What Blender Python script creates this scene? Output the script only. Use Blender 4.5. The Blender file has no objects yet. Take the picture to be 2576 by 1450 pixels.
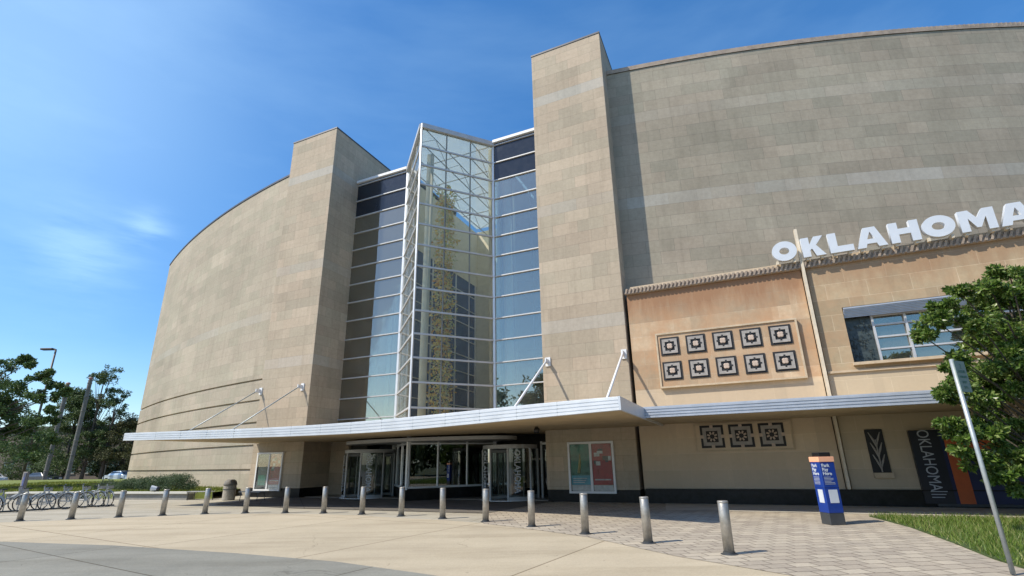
import bpy, bmesh, math, random
import numpy as np
from mathutils import Vector, Matrix
random.seed(7); rng = np.random.default_rng(7)
SC = bpy.context.scene
COL = SC.collection
R = math.radians

# ------------------------------------------------------------------ camera
cam_d = bpy.data.cameras.new("camera"); cam = bpy.data.objects.new("camera", cam_d); COL.objects.link(cam)
cam_d.sensor_width = 36; cam_d.lens = 1234.37/2576*36; cam_d.shift_y = 50/2576
cam_d.clip_end = 3000; cam_d.clip_start = 0.1
_r = Vector((0.99981911, 0.0056803, -0.01815156)); _d = Vector((-0.0190196, 0.29860112, -0.95418847)); _f = Vector((0, 0.9543611, 0.29865514))
cam.matrix_world = Matrix(((_r.x, -_d.x, -_f.x, 0), (_r.y, -_d.y, -_f.y, 0), (_r.z, -_d.z, -_f.z, 1.7), (0, 0, 0, 1)))
SC.camera = cam

# ------------------------------------------------------------------ sun, sky, exposure
to_sun = Vector((-0.81, -0.31, 1.0)).normalized()
sd = bpy.data.lights.new("sun", 'SUN'); sd.energy = 4.9; sd.angle = R(0.5); sd.color = (1.0, 0.92, 0.785)
sun = bpy.data.objects.new("sun", sd); COL.objects.link(sun)
sun.rotation_euler = to_sun.to_track_quat('Z', 'Y').to_euler(); sun.location = (-20, -10, 60)
SC.view_settings.view_transform = 'Standard'; SC.view_settings.look = 'None'
SC.view_settings.exposure = 0.12; SC.view_settings.gamma = 1.0

class NT:
    """tiny node-tree writer"""
    def __init__(s, tree): s.t = tree; s.n = tree.nodes; s.l = tree.links
    def new(s, typ, ins=None, **kw):
        nd = s.n.new(typ)
        for k, v in kw.items(): setattr(nd, k, v)
        for k, v in (ins or {}).items():
            sock = nd.inputs[k]
            if isinstance(v, bpy.types.NodeSocket): s.l.new(v, sock)
            elif isinstance(v, bpy.types.Node): s.l.new(v.outputs[0], sock)
            else: sock.default_value = v
        return nd
    def math(s, op, a, b=0.0, c=None, clamp=False):
        d = {0: a, 1: b}
        if c is not None: d[2] = c
        return s.new('ShaderNodeMath', d, operation=op, use_clamp=clamp).outputs[0]
    def mix(s, fac, a, b, mode='MIX'):
        nd = s.n.new('ShaderNodeMix'); nd.data_type = 'RGBA'; nd.blend_type = mode; nd.clamp_factor = True
        for i, v in ((0, fac), (6, a), (7, b)):
            if isinstance(v, bpy.types.NodeSocket): s.l.new(v, nd.inputs[i])
            else: nd.inputs[i].default_value = (*v, 1) if (i > 0 and len(v) == 3) else v
        return nd.outputs[2]
    def ramp(s, fac, stops):
        nd = s.new('ShaderNodeValToRGB', {0: fac}); cr = nd.color_ramp
        while len(cr.elements) < len(stops): cr.elements.new(0.5)
        for e, (p, c) in zip(cr.elements, stops):
            e.position = p; e.color = (*c, 1) if len(c) == 3 else c
        return nd.outputs[0]
    def noise(s, vec, scale, detail=4, rough=0.6, dim='3D'):
        nd = s.new('ShaderNodeTexNoise', {'Scale': scale, 'Detail': detail, 'Roughness': rough}, noise_dimensions=dim)
        if vec is not None: s.l.new(vec, nd.inputs['Vector'])
        return nd.outputs[0]

world = bpy.data.worlds.new("World"); SC.world = world; world.use_nodes = True
wt = NT(world.node_tree); wt.n.clear()
sky = wt.new('ShaderNodeTexSky', sky_type='NISHITA', sun_disc=False, sun_elevation=math.asin(to_sun.z),
             sun_rotation=math.atan2(to_sun.x, to_sun.y) % (2*math.pi), air_density=1.0, dust_density=0.6, ozone_density=2.5)
tc = wt.new('ShaderNodeTexCoord'); gen = tc.outputs['Generated']
hs = wt.new('ShaderNodeHueSaturation', {'Hue': 0.503, 'Saturation': 1.36, 'Value': 1.22, 'Color': sky.outputs[0]})
def lobe(direction, k):
    dt = wt.new('ShaderNodeVectorMath', {0: gen, 1: direction}, operation='DOT_PRODUCT').outputs['Value']
    return wt.math('EXPONENT', wt.math('MULTIPLY', wt.math('SUBTRACT', dt, 1.0), k))
mp = wt.new('ShaderNodeMapping', {'Vector': gen, 'Rotation': (0.3, 0.5, 0.6), 'Scale': (1.0, 2.6, 5.5)})
nz = wt.ramp(wt.noise(mp.outputs[0], 1.7, 6, 0.55), [(0.42, (0, 0, 0)), (0.75, (1, 1, 1))])
mp2 = wt.new('ShaderNodeMapping', {'Vector': gen, 'Rotation': (0.2, -0.62, 0.2), 'Scale': (3.0, 3.0, 16.0)})
wsp = wt.ramp(wt.noise(mp2.outputs[0], 2.2, 6, 0.55), [(0.36, (0, 0, 0)), (0.66, (1, 1, 1))])
veil = wt.math('MULTIPLY', nz, 0.09)
w1 = wt.math('MULTIPLY', lobe((-0.653, 0.524, 0.546), 30), 0.30)
w2 = wt.math('MULTIPLY', wt.math('MULTIPLY', lobe((-0.657, 0.685, 0.313), 420), wsp), 0.34)
w3 = wt.math('MULTIPLY', wt.math('MULTIPLY', lobe((-0.588, 0.718, 0.372), 2500), wsp), 0.45)
cl = wt.math('ADD', wt.math('ADD', veil, w1), wt.math('ADD', w2, w3), clamp=True)
skyc = wt.mix(cl, wt.mix(0.15, hs.outputs[0], (1.6, 3.3, 6.0)), (5.0, 7.4, 9.2))
bg = wt.new('ShaderNodeBackground', {'Color': skyc, 'Strength': 0.15})
wo = wt.new('ShaderNodeOutputWorld', {'Surface': bg.outputs[0]})

# ------------------------------------------------------------------ materials
def mat(name):
    m = bpy.data.materials.new(name); m.use_nodes = True
    t = NT(m.node_tree); b = t.n['Principled BSDF']
    return m, t, b
def plain(name, col, rough=0.6, metal=0.0, var=0.12, scale=3.0, bump=0.0, spec=0.5, coat=0.0):
    m, t, b = mat(name)
    c = t.new('ShaderNodeTexCoord').outputs['Object']
    n1 = t.noise(c, scale, 5, 0.65)
    lo = tuple(max(0, x*(1-var)) for x in col); hi = tuple(min(1, x*(1+var)) for x in col)
    cc = t.ramp(n1, [(0.3, lo), (0.7, hi)])
    t.l.new(cc, b.inputs['Base Color'])
    b.inputs['Metallic'].default_value = metal; b.inputs['Specular IOR Level'].default_value = spec
    b.inputs['Coat Weight'].default_value = coat
    rr = t.math('ADD', t.math('MULTIPLY', n1, 0.2), rough-0.1, clamp=True); t.l.new(rr, b.inputs['Roughness'])
    if bump:
        bp = t.new('ShaderNodeBump', {'Strength': bump, 'Distance': 0.02, 'Height': t.noise(c, scale*8, 4, 0.7)})
        t.l.new(bp.outputs[0], b.inputs['Normal'])
    return m
def stone(name, c1, c2, mortar, bw, bh, ms, rust=0.0, bands=(), stain=0.25, bands_c=(0.47, 0.46, 0.42), offx=0.0, pale_below=None, streak=0.3, panel=0.5, fine=0.0):
    """ashlar masonry on UVs measured in metres"""
    m, t, b = mat(name)
    uvn = t.new('ShaderNodeUVMap'); uvn.uv_map = 'UVMap'
    mpn = t.new('ShaderNodeMapping', {'Vector': uvn.outputs[0], 'Location': (offx, 0.0, 0)}); uv = mpn.outputs[0]
    br = t.new('ShaderNodeTexBrick', {'Vector': uv, 'Color1': (*c1, 1), 'Color2': (*c2, 1), 'Mortar': (*mortar, 1), 'Scale': 1.0,
               'Mortar Size': ms, 'Mortar Smooth': 0.3, 'Bias': 0.0, 'Brick Width': bw, 'Row Height': bh}, offset=0.5, squash=1.0)
    col = br.outputs[0]
    if fine:
        b2 = t.new('ShaderNodeTexBrick', {'Vector': uv, 'Color1': (1, 1, 1, 1), 'Color2': (0.95, 0.95, 0.94, 1), 'Mortar': (0.72, 0.71, 0.69, 1), 'Scale': 1.0,
               'Mortar Size': 0.005, 'Mortar Smooth': 0.3, 'Bias': 0.0, 'Brick Width': bw/2, 'Row Height': bh/2}, offset=0.5)
        col = t.mix(fine, col, b2.outputs[0], 'MULTIPLY')
    sep = t.new('ShaderNodeSeparateXYZ', {0: uv}); U, V = sep.outputs[0], sep.outputs[1]
    # odd panels a little lighter or darker (stone from another bed), several courses high
    for su, sv, amt, sd_ in ((3.1, bh*2, 0.09, 1.3), (7.7, bh*3, 0.10, 5.1), (1.9, bh, 0.07, 9.7)):
        fu = t.math('FLOOR', t.math('DIVIDE', t.math('ADD', U, sd_), su)); fv = t.math('FLOOR', t.math('DIVIDE', V, sv))
        cb = t.new('ShaderNodeCombineXYZ', {0: fu, 1: fv, 2: sd_})
        wn = t.new('ShaderNodeTexWhiteNoise', {'Vector': cb.outputs[0]}, noise_dimensions='3D').outputs[0]
        k = t.math('ADD', t.math('MULTIPLY', t.math('SUBTRACT', wn, 0.5), 2*amt*panel*2), 1.0)
        kk = t.new('ShaderNodeCombineColor', {0: k, 1: k, 2: k}).outputs[0]
        col = t.mix(1.0, col, kk, 'MULTIPLY')
    for (v0, v1, amt) in bands:
        inb = t.math('MULTIPLY', t.math('GREATER_THAN', V, v0), t.math('LESS_THAN', V, v1))
        fu = t.math('FLOOR', t.math('DIVIDE', U, bw*1.5))
        cb = t.new('ShaderNodeCombineXYZ', {0: fu, 1: v0, 2: 3.0})
        wn = t.new('ShaderNodeTexWhiteNoise', {'Vector': cb.outputs[0]}, noise_dimensions='3D').outputs[0]
        col = t.mix(t.math('MULTIPLY', inb, t.math('MULTIPLY', t.math('ADD', wn, 0.55), amt, clamp=True)), col, bands_c)
    oc = t.new('ShaderNodeTexCoord').outputs['Object']
    n1 = t.noise(oc, 0.35, 6, 0.6); n2 = t.noise(oc, 6.0, 6, 0.7)
    st = t.new('ShaderNodeMapping', {'Vector': oc, 'Scale': (3.0, 3.0, 0.25)}); n3 = t.noise(st.outputs[0], 1.0, 5, 0.65)
    col = t.mix(t.math('MULTIPLY', t.ramp(n1, [(0.35, (1, 1, 1)), (0.65, (0, 0, 0))]), stain), col, (0.62, 0.60, 0.58), 'MULTIPLY')
    col = t.mix(t.math('MULTIPLY', t.ramp(n3, [(0.5, (0, 0, 0)), (0.75, (1, 1, 1))]), streak), col, (0.60, 0.58, 0.56), 'MULTIPLY')
    col = t.mix(0.5, col, t.ramp(n2, [(0.25, (0.74, 0.74, 0.74)), (0.75, (1.18, 1.18, 1.18))]), 'MULTIPLY')
    if rust:
        rz = t.math('MULTIPLY', t.math('GREATER_THAN', V, 4.55), t.ramp(t.noise(oc, 0.9, 7, 0.7), [(0.38, (0, 0, 0)), (0.62, (1, 1, 1))]))
        col = t.mix(t.math('MULTIPLY', rz, rust), col, (0.46, 0.27, 0.15))
        sk = t.new('ShaderNodeMapping', {'Vector': oc, 'Scale': (2.2, 2.2, 0.35)}); top = t.math('DIVIDE', t.math('SUBTRACT', V, 6.4), 2.4, clamp=True)
        sft = t.ramp(t.math('MULTIPLY', t.math('ADD', t.noise(sk.outputs[0], 1.3, 6, 0.7), 0.15), top), [(0.28, (0, 0, 0)), (0.55, (1, 1, 1))])
        col = t.mix(t.math('MULTIPLY', sft, min(1.0, rust*1.3)), col, (0.31, 0.175, 0.10))
    if pale_below:
        col = t.mix(t.math('MULTIPLY', t.math('LESS_THAN', V, pale_below), 0.55), col, (0.60, 0.50, 0.37))
    t.l.new(col, b.inputs['Base Color']); b.inputs['Roughness'].default_value = 0.85; b.inputs['Specular IOR Level'].default_value = 0.25
    hgt = t.math('ADD', t.math('MULTIPLY', br.outputs[1], -1.0), t.math('MULTIPLY', n2, 0.35))
    bp = t.new('ShaderNodeBump', {'Strength': 0.35, 'Distance': 0.015, 'Height': hgt}); t.l.new(bp.outputs[0], b.inputs['Normal'])
    return m
def glass(name, tint, refl=0.12, rough=0.0, wob=0.0, mul=1.3, gc=(0.92, 0.96, 1), haze=0.0):
    m, t, b = mat(name); t.n.remove(b); out = t.n['Material Output']
    tr = t.new('ShaderNodeBsdfTransparent', {'Color': (*tint, 1)})
    gl = t.new('ShaderNodeBsdfGlossy', {'Color': (*gc, 1), 'Roughness': rough})
    if wob:
        oc = t.new('ShaderNodeTexCoord').outputs['Object']
        bp = t.new('ShaderNodeBump', {'Strength': wob, 'Distance': 0.02, 'Height': t.noise(oc, 0.8, 2, 0.5)}); t.l.new(bp.outputs[0], gl.inputs['Normal'])
    fr = t.new('ShaderNodeFresnel', {'IOR': 1.5})
    fac = t.math('ADD', t.math('MULTIPLY', fr.outputs[0], mul), refl, clamp=True)
    mx = t.new('ShaderNodeMixShader', {0: fac, 1: tr.outputs[0], 2: gl.outputs[0]})
    if haze:
        df = t.new('ShaderNodeBsdfDiffuse', {'Color': (0.84, 0.84, 0.81, 1)}); tl = t.new('ShaderNodeBsdfTranslucent', {'Color': (0.8, 0.86, 0.84, 1)})
        dd = t.new('ShaderNodeMixShader', {0: 0.6, 1: df.outputs[0], 2: tl.outputs[0]})
        oc = t.new('ShaderNodeTexCoord').outputs['Object']
        hz = t.math('MULTIPLY', t.math('ADD', t.noise(oc, 0.7, 5, 0.6), 0.45), haze)
        mx = t.new('ShaderNodeMixShader', {0: hz, 1: mx.outputs[0], 2: dd.outputs[0]})
    t.l.new(mx.outputs[0], out.inputs[0])
    return m

M = {}
LIM1, LIM2 = (0.43, 0.375, 0.295), (0.36, 0.315, 0.25)
M['wall_right'] = stone('limestone_right', (0.41, 0.352, 0.275), (0.352, 0.322, 0.252), (0.235, 0.21, 0.17), 1.3, 0.62, 0.006, bands=((13.64, 14.26, 0.42), (18.6, 19.22, 0.10)), stain=0.35, streak=0.30, panel=0.36, fine=0.5)
M['wall_left'] = stone('limestone_left', (0.445, 0.38, 0.295), (0.395, 0.355, 0.27), (0.30, 0.265, 0.21), 1.3, 0.62, 0.006, bands=((11.16, 11.78, 0.18),), stain=0.25, panel=0.28, fine=0.35)
M['pier'] = stone('limestone_pier', (0.50, 0.405, 0.305), (0.43, 0.37, 0.28), (0.31, 0.26, 0.20), 1.3, 0.62, 0.006, bands=((20.46, 21.08, 0.55), (13.64, 14.26, 0.22), (7.44, 8.06, 0.3)), stain=0.22, offx=0.37, panel=0.34, fine=0.5)
M['block_a'] = stone('sandstone_warm', (0.55, 0.42, 0.285), (0.50, 0.375, 0.25), (0.58, 0.47, 0.34), 1.35, 0.62, 0.010, rust=0.72, stain=0.35, offx=0.2, panel=0.9, pale_below=4.5)
M['block_b'] = stone('sandstone_buff', (0.46, 0.37, 0.245), (0.41, 0.335, 0.22), (0.56, 0.47, 0.33), 1.35, 0.62, 0.014, rust=0.4, stain=0.3, pale_below=4.6, offx=0.5, panel=0.7)
M['trim_stone'] = plain('trim_stone', (0.50, 0.40, 0.28), 0.85, var=0.2, scale=2, bump=0.4)
M['coping_stone'] = plain('coping_stone', (0.36, 0.29, 0.23), 0.85, var=0.25, scale=3, bump=0.4)
M['tile_black'] = plain('tile_black', (0.012, 0.012, 0.014), 0.6, var=0.3)
M['tile_grey'] = plain('tile_grey', (0.33, 0.31, 0.29), 0.8, var=0.2, scale=5, bump=0.3)
M['tile_pink'] = plain('tile_pink', (0.50, 0.40, 0.33), 0.8, var=0.15, scale=5, bump=0.3)
M['granite'] = plain('black_granite', (0.009, 0.009, 0.009), 0.35, var=0.9, scale=4, spec=0.25)
M['alu'] = plain('aluminium', (0.66, 0.68, 0.70), 0.42, metal=0.35, var=0.08, scale=1.5)
M['alu_mid'] = plain('soft_aluminium', (0.52, 0.53, 0.54), 0.5, metal=0.2, var=0.08)
M['alu_grey'] = plain('grey_aluminium', (0.40, 0.40, 0.40), 0.5, metal=0.2, var=0.1)
M['alu_white'] = plain('white_aluminium', (0.72, 0.73, 0.74), 0.5, var=0.06)
M['alu_dark'] = plain('dark_mullion', (0.05, 0.055, 0.06), 0.45, var=0.2)
M['louver'] = plain('louver_metal', (0.42, 0.45, 0.50), 0.45, metal=0.3, var=0.1)
M['soffit'] = plain('soffit_plaster', (0.46, 0.36, 0.22), 0.8, var=0.12, scale=1.2)
M['coping_metal'] = plain('coping_metal', (0.10, 0.10, 0.11), 0.5, metal=0.4)
M['steel'] = plain('brushed_steel', (0.42, 0.40, 0.36), 0.42, metal=0.7, var=0.28, scale=5, bump=0.2)
M['galv'] = plain('galvanised_steel', (0.42, 0.46, 0.47), 0.5, metal=0.5, var=0.15, scale=10)
M['glass_tower'] = glass('tower_glass', (0.97, 0.96, 0.92), -0.03, mul=0.9, wob=0.05, gc=(0.95, 0.93, 0.88), haze=0.075)
M['glass_blue'] = glass('curtain_glass', (0.62, 0.74, 0.74), 0.22, wob=0.12, mul=1.1, gc=(1.0, 0.90, 0.76), haze=0.06)
M['glass_rear'] = glass('rear_glass', (0.22, 0.36, 0.62), 0.0)
M['glass_roof'] = glass('roof_glass', (0.86, 0.95, 0.98), 0.0, mul=0.5, haze=0.38)
M['glass_door'] = glass('door_glass', (0.45, 0.5, 0.48), 0.04)
M['spandrel'] = plain('spandrel_glass', (0.015, 0.02, 0.03), 0.12, var=0.1, spec=0.6)
M['sky_blue_glass'] = plain('sky_blue_glazing', (0.03, 0.075, 0.20), 0.15, var=0.3, scale=0.5)  # opaque blue, sky reflection of the inner glass put into the colour
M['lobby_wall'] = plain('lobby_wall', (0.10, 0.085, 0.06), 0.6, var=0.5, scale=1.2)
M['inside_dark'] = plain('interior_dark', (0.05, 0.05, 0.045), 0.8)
M['inside_stone'] = plain('interior_stone', (0.70, 0.66, 0.54), 0.8, var=0.1)
M['inside_col'] = plain('interior_column', (0.66, 0.68, 0.62), 0.6, var=0.05)
M['inside_floor'] = plain('interior_floor', (0.22, 0.19, 0.16), 0.4)
M['white_paint'] = plain('white_sign_paint', (0.57, 0.61, 0.66), 0.45, var=0.04)
M['cream'] = plain('cream_paint', (0.62, 0.54, 0.42), 0.7, var=0.12, scale=4)
M['black'] = plain('black_plastic', (0.012, 0.012, 0.013), 0.4, var=0.2)
M['rubber'] = plain('rubber', (0.02, 0.02, 0.02), 0.8)
M['bluep'] = plain('blue_panel', (0.012, 0.045, 0.26), 0.35, var=0.12)
M['navy'] = plain('navy_panel', (0.012, 0.018, 0.075), 0.4, var=0.15)
M['blackp'] = plain('black_panel', (0.015, 0.016, 0.026), 0.4)
M['orange'] = plain('orange_panel', (0.50, 0.11, 0.03), 0.5)
M['salmon'] = plain('salmon_band', (0.85, 0.42, 0.25), 0.5)
M['grey_text'] = plain('grey_lettering', (0.42, 0.45, 0.50), 0.5)
M['concrete_cap'] = plain('pale_concrete', (0.50, 0.49, 0.43), 0.8, var=0.1, scale=2, bump=0.3)
M['concrete_wall'] = plain('grey_concrete', (0.24, 0.23, 0.205), 0.85, var=0.2, scale=2, bump=0.4)
M['soil'] = plain('dark_soil', (0.04, 0.035, 0.025), 0.9)
M['bark'] = plain('bark', (0.10, 0.08, 0.06), 0.9, var=0.35, scale=12, bump=0.8)
M['weathered'] = plain('weathered_metal', (0.16, 0.15, 0.135), 0.7, var=0.3, scale=3, bump=0.3)
M['lamp_dark'] = plain('dark_lamp_metal', (0.06, 0.05, 0.045), 0.5)
M['poster_g'] = plain('poster_green', (0.02, 0.14, 0.09), 0.3, var=0.5, scale=4)
M['poster_t'] = plain('poster_teal', (0.05, 0.28, 0.36), 0.3, var=0.4, scale=5)
M['poster_y'] = plain('poster_yellow', (0.30, 0.28, 0.12), 0.3, var=0.5, scale=6)
M['poster_r'] = plain('poster_red', (0.30, 0.012, 0.012), 0.3, var=0.3, scale=5)
M['poster_k'] = plain('poster_black', (0.03, 0.035, 0.035), 0.3, var=0.6, scale=5)
M['poster_w'] = plain('poster_white', (0.48, 0.50, 0.50), 0.3, var=0.3, scale=5)
M['far_wall'] = plain('brown_wall', (0.14, 0.11, 0.09), 0.9, var=0.15)
M['far_win'] = plain('far_window', (0.06, 0.11, 0.12), 0.2)
M['bike'] = plain('bike_frame_grey', (0.34, 0.36, 0.36), 0.4, metal=0.2)
M['bike_dark'] = plain('bike_frame_dark', (0.03, 0.04, 0.045), 0.4)
M['red_paint'] = plain('rust_red', (0.35, 0.12, 0.06), 0.5)
M['car_blue'] = plain('car_paint_pale_blue', (0.50, 0.58, 0.62), 0.25, metal=0.3, coat=0.5)
M['car_white'] = plain('car_paint_white', (0.72, 0.72, 0.70), 0.25, coat=0.5)
M['car_dark'] = plain('car_paint_dark', (0.05, 0.06, 0.07), 0.25, coat=0.5)
M['sign_green'] = plain('sign_grey_green', (0.16, 0.24, 0.215), 0.5)
M['sign_text'] = plain('sign_text_green', (0.04, 0.16, 0.12), 0.5)

def ground_mat(name, c1, c2, scale=0.5, joints=None, speck=0.25, stain=(0.8, 0.78, 0.75)):
    m, t, b = mat(name); oc = t.new('ShaderNodeTexCoord').outputs['Object']
    col = t.ramp(t.noise(oc, scale, 8, 0.65), [(0.3, c1), (0.7, c2)])
    col = t.mix(speck, col, t.ramp(t.noise(oc, 30, 4, 0.8), [(0.3, (0.6, 0.6, 0.6)), (0.7, (1.25, 1.25, 1.25))]), 'MULTIPLY')
    sm = t.new('ShaderNodeMapping', {'Vector': oc, 'Scale': (0.25, 1.3, 1), 'Rotation': (0, 0, 0.25)})
    col = t.mix(t.ramp(t.noise(sm.outputs[0], 1.0, 6, 0.7), [(0.5, (0, 0, 0)), (0.72, (0.7, 0.7, 0.7))]), col, (*stain,), 'MULTIPLY')
    wv = t.new('ShaderNodeVectorMath', {0: t.new('ShaderNodeTexNoise', {'Vector': oc, 'Scale': 0.9, 'Detail': 6.0}).outputs['Color'], 1: (1.6, 1.6, 0)}, operation='MULTIPLY').outputs[0]
    wv = t.new('ShaderNodeVectorMath', {0: oc, 1: wv}, operation='ADD').outputs[0]
    vd = t.new('ShaderNodeTexVoronoi', {'Vector': wv, 'Scale': 0.16}, feature='DISTANCE_TO_EDGE').outputs['Distance']
    ck = t.math('MULTIPLY', t.math('LESS_THAN', vd, 0.0011), t.ramp(t.noise(oc, 0.3, 2), [(0.48, (0, 0, 0)), (0.55, (1, 1, 1))]))
    col = t.mix(t.math('MULTIPLY', ck, 0.35), col, (0.35, 0.33, 0.30), 'MULTIPLY')
    sp = t.new('ShaderNodeTexVoronoi', {'Vector': oc, 'Scale': 1.7}).outputs['Distance']
    col = t.mix(t.math('MULTIPLY', t.math('LESS_THAN', sp, 0.045), 0.45), col, (0.35, 0.34, 0.33), 'MULTIPLY')
    tm = t.new('ShaderNodeMapping', {'Vector': oc, 'Scale': (0.08, 1.1, 1), 'Rotation': (0, 0, 0.5)})
    col = t.mix(t.ramp(t.noise(tm.outputs[0], 1.0, 4, 0.5), [(0.52, (0, 0, 0)), (0.62, (0.5, 0.5, 0.5))]), col, (0.80, 0.79, 0.77), 'MULTIPLY')
    if joints:
        br = t.new('ShaderNodeTexBrick', {'Vector': t.new('ShaderNodeMapping', {'Vector': oc, 'Rotation': (0, 0, joints[2])}).outputs[0], 'Color1': (1, 1, 1, 1), 'Color2': (0.93, 0.93, 0.93, 1), 'Mortar': (0.45, 0.42, 0.38, 1), 'Scale': 1.0,
                   'Mortar Size': joints[3], 'Brick Width': joints[0], 'Row Height': joints[1]}, offset=joints[4])
        col = t.mix(1.0, col, br.outputs[0], 'MULTIPLY')
    t.l.new(col, b.inputs['Base Color']); b.inputs['Roughness'].default_value = 0.9; b.inputs['Specular IOR Level'].default_value = 0.2
    bp = t.new('ShaderNodeBump', {'Strength': 0.4, 'Distance': 0.01, 'Height': t.noise(oc, 25, 5, 0.7)}); t.l.new(bp.outputs[0], b.inputs['Normal'])
    return m
M['ground'] = ground_mat('dry_ground', (0.10, 0.12, 0.05), (0.17, 0.16, 0.09))
M['drive'] = ground_mat('tan_concrete', (0.43, 0.365, 0.262), (0.52, 0.445, 0.32), 0.4, (4.5, 6.0, 0.55, 0.018, 0.0), 0.35)
M['plaza'] = ground_mat('plaza_concrete', (0.38, 0.35, 0.28), (0.45, 0.415, 0.335), 0.5, (1.5, 1.5, 0.3, 0.012, 0.0), 0.3)
M['road'] = ground_mat('grey_concrete_road', (0.225, 0.222, 0.19), (0.29, 0.283, 0.24), 0.6, (7, 4.5, 0.55, 0.018, 0.0), 0.45)
M['canopy_shade_paving'] = ground_mat('canopy_shade_paving', (0.13, 0.12, 0.105), (0.18, 0.165, 0.145), 0.8, (0.9, 0.9, -0.42, 0.012, 0.0), 0.3)  # dark tone stands in for the shade under the canopy
M['strip'] = ground_mat('pale_strip', (0.48, 0.44, 0.37), (0.56, 0.52, 0.44), 0.8, (1.2, 6, -0.42, 0.01, 0.0), 0.3)
def paver_mat():
    m, t, b = mat('brick_pavers'); oc = t.new('ShaderNodeTexCoord').outputs['Object']
    wob = t.new('ShaderNodeVectorMath', {0: t.new('ShaderNodeTexNoise', {'Vector': oc, 'Scale': 4.0}).outputs['Color'], 1: (0.03, 0.03, 0)}, operation='MULTIPLY').outputs[0]
    v = t.new('ShaderNodeVectorMath', {0: t.new('ShaderNodeMapping', {'Vector': oc, 'Rotation': (0, 0, -0.12)}).outputs[0], 1: wob}, operation='ADD').outputs[0]
    br = t.new('ShaderNodeTexBrick', {'Vector': v, 'Color1': (0.43, 0.378, 0.295, 1), 'Color2': (0.325, 0.28, 0.222, 1), 'Mortar': (0.17, 0.14, 0.11, 1), 'Scale': 1.0,
               'Mortar Size': 0.016, 'Mortar Smooth': 0.4, 'Brick Width': 0.42, 'Row Height': 0.30}, offset=0.5)
    col = t.mix(0.6, br.outputs[0], t.ramp(t.noise(oc, 1.1, 6, 0.7), [(0.25, (0.72, 0.72, 0.74)), (0.75, (1.3, 1.28, 1.22))]), 'MULTIPLY')
    col = t.mix(0.4, col, t.ramp(t.noise(oc, 22, 4, 0.8), [(0.25, (0.6, 0.6, 0.6)), (0.75, (1.35, 1.35, 1.35))]), 'MULTIPLY')
    t.l.new(col, b.inputs['Base Color']); b.inputs['Roughness'].default_value = 0.9
    bp = t.new('ShaderNodeBump', {'Strength': 0.6, 'Distance': 0.012, 'Height': t.math('MULTIPLY', br.outputs[1], -1.0)}); t.l.new(bp.outputs[0], b.inputs['Normal'])
    return m
M['paver'] = paver_mat()
def leaf_mat(name, cols, rough=0.45, trans=0.25):
    m, t, b = mat(name)
    g = t.new('ShaderNodeNewGeometry')
    col = t.ramp(g.outputs['Random Per Island'], [(i/(len(cols)-1), c) for i, c in enumerate(cols)])
    t.l.new(col, b.inputs['Base Color']); b.inputs['Roughness'].default_value = rough; b.inputs['Specular IOR Level'].default_value = 0.4
    tl = t.new('ShaderNodeBsdfTranslucent', {'Color': col})
    mx = t.new('ShaderNodeMixShader', {0: trans, 1: b.outputs[0], 2: tl.outputs[0]}); t.l.new(mx.outputs[0], t.n['Material Output'].inputs[0])
    return m
M['leaf_near'] = leaf_mat('glossy_leaves', [(0.025, 0.06, 0.012), (0.07, 0.13, 0.022), (0.11, 0.19, 0.03), (0.17, 0.25, 0.05), (0.30, 0.36, 0.13)], 0.3, 0.38)
M['leaf_dark'] = leaf_mat('dark_leaves', [(0.035, 0.075, 0.024), (0.085, 0.15, 0.045), (0.14, 0.21, 0.07)], 0.5)
M['leaf_mid'] = leaf_mat('mid_leaves', [(0.05, 0.085, 0.025), (0.09, 0.135, 0.04), (0.13, 0.175, 0.06)], 0.6)
M['leaf_brown'] = leaf_mat('olive_leaves', [(0.05, 0.06, 0.02), (0.09, 0.09, 0.035), (0.11, 0.12, 0.04)], 0.6)
M['leaf_hedge'] = leaf_mat('hedge_leaves', [(0.04, 0.075, 0.03), (0.085, 0.13, 0.06), (0.13, 0.18, 0.09)], 0.6)
M['grass'] = leaf_mat('grass_blades', [(0.05, 0.10, 0.012), (0.12, 0.20, 0.025), (0.19, 0.27, 0.05), (0.32, 0.30, 0.12)], 0.5, 0.3)
M['grass_far'] = leaf_mat('lawn_blades', [(0.10, 0.14, 0.015), (0.20, 0.23, 0.03), (0.26, 0.27, 0.06)], 0.6, 0.2)
M['amber'] = leaf_mat('amber_glass', [(0.75, 0.45, 0.12), (0.95, 0.85, 0.35), (0.65, 0.38, 0.18), (0.95, 0.92, 0.7)], 0.2, 0.6)
M['pale_leaf'] = leaf_mat('pale_green_glass', [(0.55, 0.62, 0.30), (0.75, 0.78, 0.55), (0.35, 0.50, 0.30)], 0.2, 0.5)
M['turf_bright'] = plain('lawn_turf', (0.15, 0.18, 0.03), 0.95, var=0.3, scale=4)
M['turf'] = plain('turf_soil', (0.05, 0.08, 0.018), 0.95, var=0.35, scale=6)

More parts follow.
